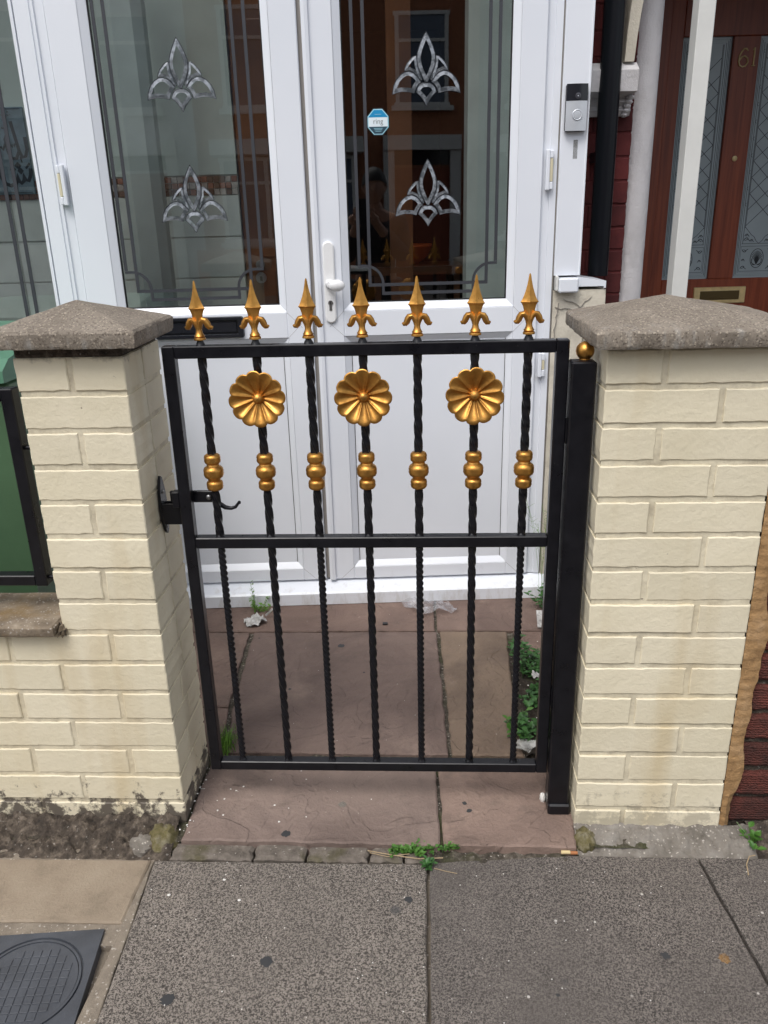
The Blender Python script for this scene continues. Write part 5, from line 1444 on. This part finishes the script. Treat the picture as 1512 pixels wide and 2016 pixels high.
# wispy dry plant near the pier
t = thing('weed', 'wispy dry grass stems standing beside the cream rendered pier', 'weed', (0.085, 1.12, 0.03))
rnd = random.Random(5); mb = MB(); lf = MB()
for i in range(16):
    x0, y0 = 0.078+rnd.gauss(0, 0.008), 1.10+rnd.gauss(0, 0.012); hh = rnd.uniform(0.28, 0.42); dx = rnd.gauss(-0.01, 0.028); dy = rnd.gauss(0, 0.03)
    pts = [Vector((x0+dx*q*q, y0+dy*q*q, 0.03+hh*q)) for q in (0, 0.3, 0.6, 0.85, 1)]
    mb.tube(pts, 0.00055, 4)
    for k in range(9):
        q = rnd.uniform(0.55, 1.0); p = pts[0].lerp(pts[4], q)+Vector((dx*(q*q-q), dy*(q*q-q), 0)); an = rnd.uniform(0, 2*PI); e = p+Vector((math.cos(an)*0.016, math.sin(an)*0.016, 0.012))
        mb.tube([p, e], 0.0004, 3); leaf_quad(lf, e, Vector((math.cos(an), math.sin(an), 0.6)).normalized(), Vector((0, 0, 1)), 0.006, 0.0022)
part('stem', mb, M['grass'], t); part('seed_heads', lf, M['grass'], t)
# litter
def crumple(x0, x1, y0, y1, z, n, amp, sc, seed, rotz=0.0, poly=None):
    vs = []; fs = []; cx, cy = (x0+x1)/2, (y0+y1)/2; keep = {}
    for j in range(n+1):
        for i in range(n+1):
            u = i/n-0.5; v = j/n-0.5
            x = u*(x1-x0); y = v*(y1-y0)
            h = abs(noise.fractal(Vector((x*sc+seed, y*sc, seed*1.3)), 1, 2, 3))*amp
            xr = x*math.cos(rotz)-y*math.sin(rotz); yr = x*math.sin(rotz)+y*math.cos(rotz)
            vs.append((cx+xr, cy+yr, z+h))
    for j in range(n):
        for i in range(n):
            u, v = (i+0.5)/n-0.5, (j+0.5)/n-0.5
            if poly and not poly(u, v): continue
            a = j*(n+1)+i; fs.append((a, a+1, a+n+2, a+n+1))
    return MB().add(vs, fs)
blob = lambda sd_: (lambda u, v: math.hypot(u, v) < 0.38+0.14*noise.noise(Vector((math.atan2(v, u)*1.6+sd_, sd_, 0))))
single('tissue', crumple(-0.985, -0.885, 0.905, 1.000, 0.040, 40, 0.030, 30, 3, 0.2, blob(2)), M['paper'], 'crumpled dirty white tissue lying on the flagstones near the threshold', 'litter', (-0.93, 0.955, 0.04))
single('paper_strip', MB().ribbon([(-0.902, 0.048), (-0.889, 0.060), (-0.876, 0.074)], 0.006, 0.983, 0.986), M['paper'], 'thin twist of white paper sticking up beside the tissue', 'litter', (-0.89, 0.985, 0.045))
single('plastic_bag', crumple(-0.435, -0.225, 0.985, 1.135, 0.040, 44, 0.030, 14, 8, -0.30, lambda u, v: abs(u)*0.9+abs(v) < 0.52), M['bag'], 'clear crumpled plastic bag lying by the porch threshold', 'litter', (-0.33, 1.07, 0.04))
single('paper_scrap', MB().add([(0.032, 0.905, 0.045), (0.062, 0.905, 0.046), (0.064, 0.968, 0.075), (0.034, 0.966, 0.078)], [(0, 1, 2, 3)]), M['paper'], 'upright white rectangular paper label at the right of the path', 'litter', (0.05, 0.93, 0.04))
single('paper_scrap', crumple(-0.125, -0.045, 0.235, 0.300, 0.040, 22, 0.02, 22, 4, 0.4, blob(7)), mat_film('grey_plastic_film', (0.5, 0.5, 0.48), 0.75), 'torn grey plastic scrap in the soil behind the gate', 'litter', (-0.085, 0.265, 0.035))
single('paper_scrap', crumple(-0.035, 0.0, 0.52, 0.58, 0.075, 12, 0.02, 30, 6, 0.2, blob(3)), M['paper'], 'white scrap caught in the weeds of the soil bed', 'litter', (-0.02, 0.55, 0.07))
t = thing('cigarette_butt', 'orange and cream cigarette butt at the foot of the right pillar', 'litter', (-0.020, -0.066, 0.006))
part('paper', MB().lathe([(0.0042, -0.040), (0.0042, -0.020)], -0.070, 0.0065, 12, axis=0), M['buttw'], t, smooth=True)
part('filter', MB().lathe([(0.0040, -0.0195), (0.0038, -0.004)], -0.071, 0.006, 12, axis=0), M['butt'], t, smooth=True)
single('pebble', lump(-0.062, 0.082, 0.030, 0.007, 0.008, 0.013, 4), M['chip'], 'white pebble on the flagstone beside the hinge post base', 'stone', (-0.062, 0.082, 0.02), smooth=True)
single('debris', MB().box(-0.490, -0.473, 0.936, 0.946, 0.036, 0.043, 0.001), M['ink'], 'small black bit of rubbish in the middle of the path', 'litter', (-0.48, 0.94, 0.036))
single('twig', MB().tube([(-0.475, -0.078, 0.010), (-0.42, -0.092, 0.012), (-0.36, -0.098, 0.008), (-0.305, -0.092, 0.006)], 0.0012, 5), M['straw'], 'dry straw twig lying across the green weed', 'twig', (-0.39, -0.09, 0.01))
single('twig', MB().tube([(-0.47, -0.082, 0.008), (-0.43, -0.094, 0.009), (-0.38, -0.089, 0.013)], 0.0009, 5), M['straw'], 'short dry twig at the left of the green weed', 'twig', (-0.43, -0.09, 0.01))
single('twig', MB().tube([(-0.325, -0.120, 0.003), (-0.30, -0.128, 0.003), (-0.275, -0.134, 0.003)], 0.0008, 5), M['straw'], 'fine dry twig on the right pavement slab near its joint', 'twig', (-0.3, -0.128, 0.003))
single('twig', MB().tube([(0.352, -0.125, 0.003), (0.356, -0.10, 0.010), (0.368, -0.082, 0.014), (0.384, -0.074, 0.010)], 0.0012, 5), M['straw'], 'curved pale stalk by the seedling at the red wall', 'twig', (0.37, -0.1, 0.0))
# scattered grit and flaked paint
rnd = random.Random(77); mb = MB()
def grit(x, y, z, r):
    vs = [(x+r*rnd.uniform(.6, 1.2)*math.cos(a), y+r*rnd.uniform(.6, 1.2)*math.sin(a), z) for a in (0, 1.3, 2.5, 3.8, 5.1)]+[(x, y, z+r*0.5)]
    mb.add(vs, [(i, (i+1) % 5, 5) for i in range(5)])
for i in range(22): x = rnd.uniform(-0.9, -0.45); y = rnd.uniform(-0.05, 0.22); grit(x, y, zp(x, y)+0.0006, rnd.choice((0.0008, 0.001, 0.0022)))
for (x, y) in ((-0.838, 0.075), (-0.845, 0.035), (-0.828, 0.02), (-0.80, 0.12), (-0.815, 0.105), (-0.83, 0.11), (-0.69, 0.0), (-0.71, 0.055)): grit(x, y, zp(x, y)+0.0006, 0.0032)
for i in range(45): grit(-0.908+rnd.gauss(0, 0.006), rnd.uniform(-0.05, 0.30), zp(0, 0.1)+0.002, rnd.choice((0.0015, 0.003)))
for i in range(150): x = rnd.uniform(-0.95, 0.6); y = rnd.uniform(-0.5, -0.1); grit(x, y, 0.0006, rnd.choice((0.0007, 0.001, 0.0016)))
for i in range(60): x = rnd.uniform(-0.06, 0.12); y = rnd.uniform(0.26, 0.88); grit(x, y, 0.045, rnd.choice((0.0015, 0.003)))
for i in range(60): x = rnd.uniform(-1.0, 0.1); y = rnd.uniform(0.3, 1.05); grit(x, y, zp(x, y)+0.0006, rnd.choice((0.0007, 0.0012)))
for (x, y) in ((-0.895, -0.205), (-0.74, -0.215), (-0.785, -0.16)): grit(x, y, 0.0006, 0.004)
o = bpy.data.objects.new('grit', mesh_of(mb, 'grit', M['chip'])); C.objects.link(o); o['kind'] = 'stuff'; o['label'] = 'white grit and paint flakes scattered over the slabs'; o['category'] = 'grit'

# ================================================================= opposite side of the street (seen mirrored in the glass)
def street_house(x, label, brickm):
    t_ = thing('terraced_house', label, 'house', (x, -12.5, 0.0))
    W_ = 5.2; y = -12.5
    part('wall', MB().box(x-W_/2, x+W_/2, y-6, y, 0, 5.6), M[brickm], t_)
    vs = [(x-W_/2, y-6.2, 5.6), (x+W_/2, y-6.2, 5.6), (x+W_/2, y+0.3, 5.6), (x-W_/2, y+0.3, 5.6), (x-W_/2, y-3, 7.6), (x+W_/2, y-3, 7.6)]
    part('roof', MB().add(vs, [(0,1,2,3),(3,2,5,4),(0,4,5,1),(0,3,4),(1,5,2)]), M['slate'], t_)
    def window(x0, x1, z0, z1, yy, nv):
        f = part('window', MB().box(x0-0.06, x1+0.06, yy-0.05, yy+0.03, z0-0.06, z0).box(x0-0.06, x1+0.06, yy-0.05, yy+0.03, z1, z1+0.06), M['greypaint'], t_)
        part('pane', MB().box(x0, x1, yy-0.02, yy, z0, z1), M['windowblue'], f)
        mb = MB()
        for i in range(nv+1): xx = x0+(x1-x0)*i/nv; mb.box(xx-0.035, xx+0.035, yy, yy+0.035, z0, z1)
        mb.box(x0, x1, yy, yy+0.034, z0+(z1-z0)*0.7, z0+(z1-z0)*0.7+0.05)
        part('frame', mb, M['greypaint'], f)
        part('sill', MB().box(x0-0.12, x1+0.12, yy, yy+0.12, z0-0.14, z0-0.06), M['greypaint'], f)
    bx0, bx1 = x-2.2, x+0.3
    part('bay', MB().box(bx0, bx1, y, y+0.6, 0.0, 0.85), M['greypaint'], t_)
    part('bay_roof', MB().box(bx0-0.1, bx1+0.1, y, y+0.75, 2.35, 2.6), M['greypaint'], t_)
    window(bx0+0.08, bx1-0.08, 0.95, 2.25, y+0.55, 3)
    window(bx0+0.2, bx1-0.3, 3.2, 4.7, y+0.02, 2)
    window(x+1.1, x+2.0, 3.2, 4.6, y+0.02, 1)
    part('door_surround', MB().box(x+0.8, x+1.0, y, y+0.15, 0, 2.4).box(x+2.05, x+2.25, y, y+0.15, 0, 2.4).box(x+0.8, x+2.25, y, y+0.2, 2.4, 2.65), M['greypaint'], t_)
    part('door', MB().box(x+1.0, x+2.05, y, y+0.03, 0, 2.1), M['wood'], t_)
    part('pane', MB().box(x+1.0, x+2.05, y, y+0.03, 2.15, 2.4), M['darkglass'], t_)
    part('garden_wall', MB().box(x-2.6, x+0.7, y+1.2, y+1.4, 0, 0.8), M[brickm], t_)
for i, (x, lb_, bm_) in enumerate(((-10.4, 'orange brick terraced house across the street, far left of the row', 'streetbrick'), (-5.2, 'white fronted terraced house across the street, second in the row', 'whitepaint'),
        (0.0, 'orange brick terraced house across the street, opposite the gate', 'streetbrick'), (5.2, 'dark red terraced house across the street, right end of the row', 'redpaint'))):
    street_house(x, lb_, bm_)

# ================================================================= the photographer (seen only as a reflection in the door glass)
def skin_mesh(name, pts, edges, mat, sub=2, root=0):
    me = bpy.data.meshes.new(name); me.from_pydata([p[:3] for p in pts], edges, [])
    ob = bpy.data.objects.new(name, me); C.objects.link(ob)
    md = ob.modifiers.new('skin', 'SKIN'); md.use_smooth_shade = True
    sv = me.skin_vertices[0].data
    for v, p in zip(sv, pts):
        rr = p[3] if isinstance(p[3], tuple) else (p[3], p[3]); v.radius = rr
    for i, v in enumerate(sv): v.use_root = (i == root)
    sb = ob.modifiers.new('sub', 'SUBSURF'); sb.levels = sub; sb.render_levels = sub
    bpy.context.view_layer.update()
    dg = bpy.context.evaluated_depsgraph_get(); out = bpy.data.meshes.new_from_object(ob.evaluated_get(dg))
    bpy.data.objects.remove(ob); out.name = name
    out.materials.clear(); out.materials.append(mat)
    for p in out.polygons: p.use_smooth = True
    return out
PX, PY = -0.24, -1.98
def P_(x, y, z, r_): return (PX+x, PY+y, z, r_)
body = [P_(0, 0, 0.90, (0.14, 0.10)), P_(0, 0.0, 1.05, (0.125, 0.09)), P_(0, 0.01, 1.22, (0.15, 0.10)), P_(0, 0.02, 1.32, (0.10, 0.07)), P_(0, 0.035, 1.39, 0.052), P_(0, 0.05, 1.44, 0.055),
 P_(-0.17, 0.01, 1.29, 0.060), P_(-0.21, 0.06, 1.06, 0.046), P_(-0.15, 0.26, 1.24, 0.034), P_(-0.135, 0.36, 1.33, 0.026),
 P_(0.16, 0.01, 1.29, 0.060), P_(0.20, 0.06, 1.06, 0.046), P_(0.03, 0.27, 1.24, 0.034), P_(-0.045, 0.36, 1.33, 0.026),
 P_(-0.09, 0, 0.84, 0.085), P_(-0.10, 0.02, 0.46, 0.055), P_(-0.10, -0.01, 0.08, 0.036), P_(-0.11, 0.12, 0.035, 0.034),
 P_(0.09, 0, 0.84, 0.085), P_(0.10, 0.02, 0.46, 0.055), P_(0.10, -0.01, 0.08, 0.036), P_(0.11, 0.12, 0.035, 0.034)]
be = [(0,1),(1,2),(2,3),(3,4),(4,5),(3,6),(6,7),(7,8),(8,9),(3,10),(10,11),(11,12),(12,13),(0,14),(14,15),(15,16),(16,17),(0,18),(18,19),(19,20),(20,21)]
person = thing('person', 'person in a dark coat holding up a phone, reflected in the right door glass', 'person', (PX, PY, 0.0))
bme = skin_mesh('body', body, be, M['skin'])
# head joined to the body mesh
def head_mb():
    vs = []; fs = []; n, m_ = 32, 24
    for j in range(m_+1):
        ph = PI*j/m_
        for i in range(n):
            t_ = 2*PI*i/n; d = Vector((math.sin(ph)*math.sin(t_), math.sin(ph)*math.cos(t_), math.cos(ph)))
            rx, ry, rz = 0.075, 0.095, 0.112
            if d.z < 0: rx *= 1-0.28*(-d.z)**1.2; ry *= 1-0.10*(-d.z)
            p = Vector((d.x*rx, d.y*ry, d.z*rz))
            if d.y > 0:
                nose = math.exp(-(p.x/0.012)**2)*math.exp(-((p.z+0.018)/0.020)**2); p.y += 0.022*nose
                for s_ in (-1, 1): p.y -= 0.010*math.exp(-((p.x-s_*0.030)/0.014)**2)*math.exp(-((p.z-0.012)/0.011)**2)
                p.y += 0.005*math.exp(-(p.x/0.022)**2)*math.exp(-((p.z+0.052)/0.008)**2)
                p.y -= 0.004*math.exp(-(p.x/0.022)**2)*math.exp(-((p.z+0.060)/0.003)**2)
            for s_ in (-1, 1):
                if p.x*s_ > 0.05: p.x += s_*0.014*math.exp(-((p.y+0.005)/0.014)**2)*math.exp(-(p.z/0.028)**2)
            vs.append((PX+0.0+p.x, PY+0.085+p.y, 1.515+p.z))
    for j in range(m_):
        for i in range(n): fs.append((j*n+i, j*n+(i+1) % n, (j+1)*n+(i+1) % n, (j+1)*n+i))
    return vs, fs
hv, hf = head_mb()
comb = MB().add([tuple(v.co) for v in bme.vertices], [tuple(p.vertices) for p in bme.polygons]).add(hv, hf)
# fingers round the phone
def finger_me(pts): return skin_mesh('finger', pts, [(i, i+1) for i in range(len(pts)-1)], M['skin'], 1)
phx, phy, phz = -0.336, -1.545, 1.366
for s_ in (-1, 1):
    for k, L in enumerate((0.9, 1.0, 0.95, 0.8)):
        z = phz-0.045+0.022*k if s_ < 0 else phz-0.050+0.021*k
        px = phx+s_*0.040
        pts = [(px+s_*0.022, phy-0.055, z-0.022, 0.010), (px+s_*0.020, phy-0.028*L, z-0.008, 0.0092), (px+s_*0.012, phy-0.004, z, 0.0085), (px-s_*0.006, phy+0.006, z+0.002, 0.0075)]
        fm = finger_me(pts); comb.add([tuple(v.co) for v in fm.vertices], [tuple(p.vertices) for p in fm.polygons])
    pts = [(phx+s_*0.055, phy-0.065, phz-0.055, 0.012), (phx+s_*0.040, phy-0.050, phz-0.035, 0.011), (phx+s_*0.022, phy-0.030, phz-0.022, 0.0095), (phx+s_*0.010, phy-0.022, phz-0.015, 0.008)]
    fm = finger_me(pts); comb.add([tuple(v.co) for v in fm.vertices], [tuple(p.vertices) for p in fm.polygons])
    pts = [(phx+s_*0.085, phy-0.085, phz-0.075, 0.026), (phx+s_*0.068, phy-0.062, phz-0.045, 0.030), (phx+s_*0.060, phy-0.050, phz-0.018, 0.024)]
    fm = finger_me(pts); comb.add([tuple(v.co) for v in fm.vertices], [tuple(p.vertices) for p in fm.polygons])
part('body', comb, M['skin'], person, smooth='full')
def worn(name, idx, ed, mat, grow):
    pts = []
    for i in idx:
        p = body[i]; r_ = p[3] if isinstance(p[3], tuple) else (p[3], p[3]); pts.append((p[0], p[1], p[2], (r_[0]+grow, r_[1]+grow)))
    me = skin_mesh(name, pts, ed, mat); mb = MB().add([tuple(v.co) for v in me.vertices], [tuple(p.vertices) for p in me.polygons])
    return part(name, mb, mat, person, smooth='full')
worn('coat', [0, 1, 2, 3, 6, 7, 8, 10, 11, 12], [(0,1),(1,2),(2,3),(3,4),(4,5),(5,6),(3,7),(7,8),(8,9)], M['coat'], 0.022)
worn('trousers', [0, 14, 15, 16, 18, 19, 20], [(0,1),(1,2),(2,3),(0,4),(4,5),(5,6)], M['trouser'], 0.016)
for s_ in (-1, 1):
    mb = MB().box(PX+s_*0.105-0.045, PX+s_*0.105+0.045, PY-0.07, PY+0.19, -0.001, 0.085, 0.022); part('shoe', mb, M['blackplastic'], person, smooth=30)
vs = []; fs = []; n, m_ = 32, 12
for j in range(m_+1):
    ph = PI*0.56*j/m_
    for i in range(n):
        t_ = 2*PI*i/n; back = 0.5-0.5*math.cos(t_); pp = ph*(0.72+0.45*back)
        vs.append((PX+0.084*math.sin(pp)*math.sin(t_), PY+0.083+0.104*math.sin(pp)*math.cos(t_), 1.518+0.120*math.cos(pp)))
for j in range(m_):
    for i in range(n): fs.append((j*n+i, j*n+(i+1) % n, (j+1)*n+(i+1) % n, (j+1)*n+i))
part('hair', MB().add(vs, fs), M['hair'], person, smooth='full')
ph_ = thing('phone', 'dark smartphone held up in front of the person in the dark coat', 'phone', (phx, phy, phz))
part('case', MB().box(phx-0.037, phx+0.037, phy-0.004, phy+0.004, phz-0.075, phz+0.075, 0.003), M['blackplastic'], ph_)
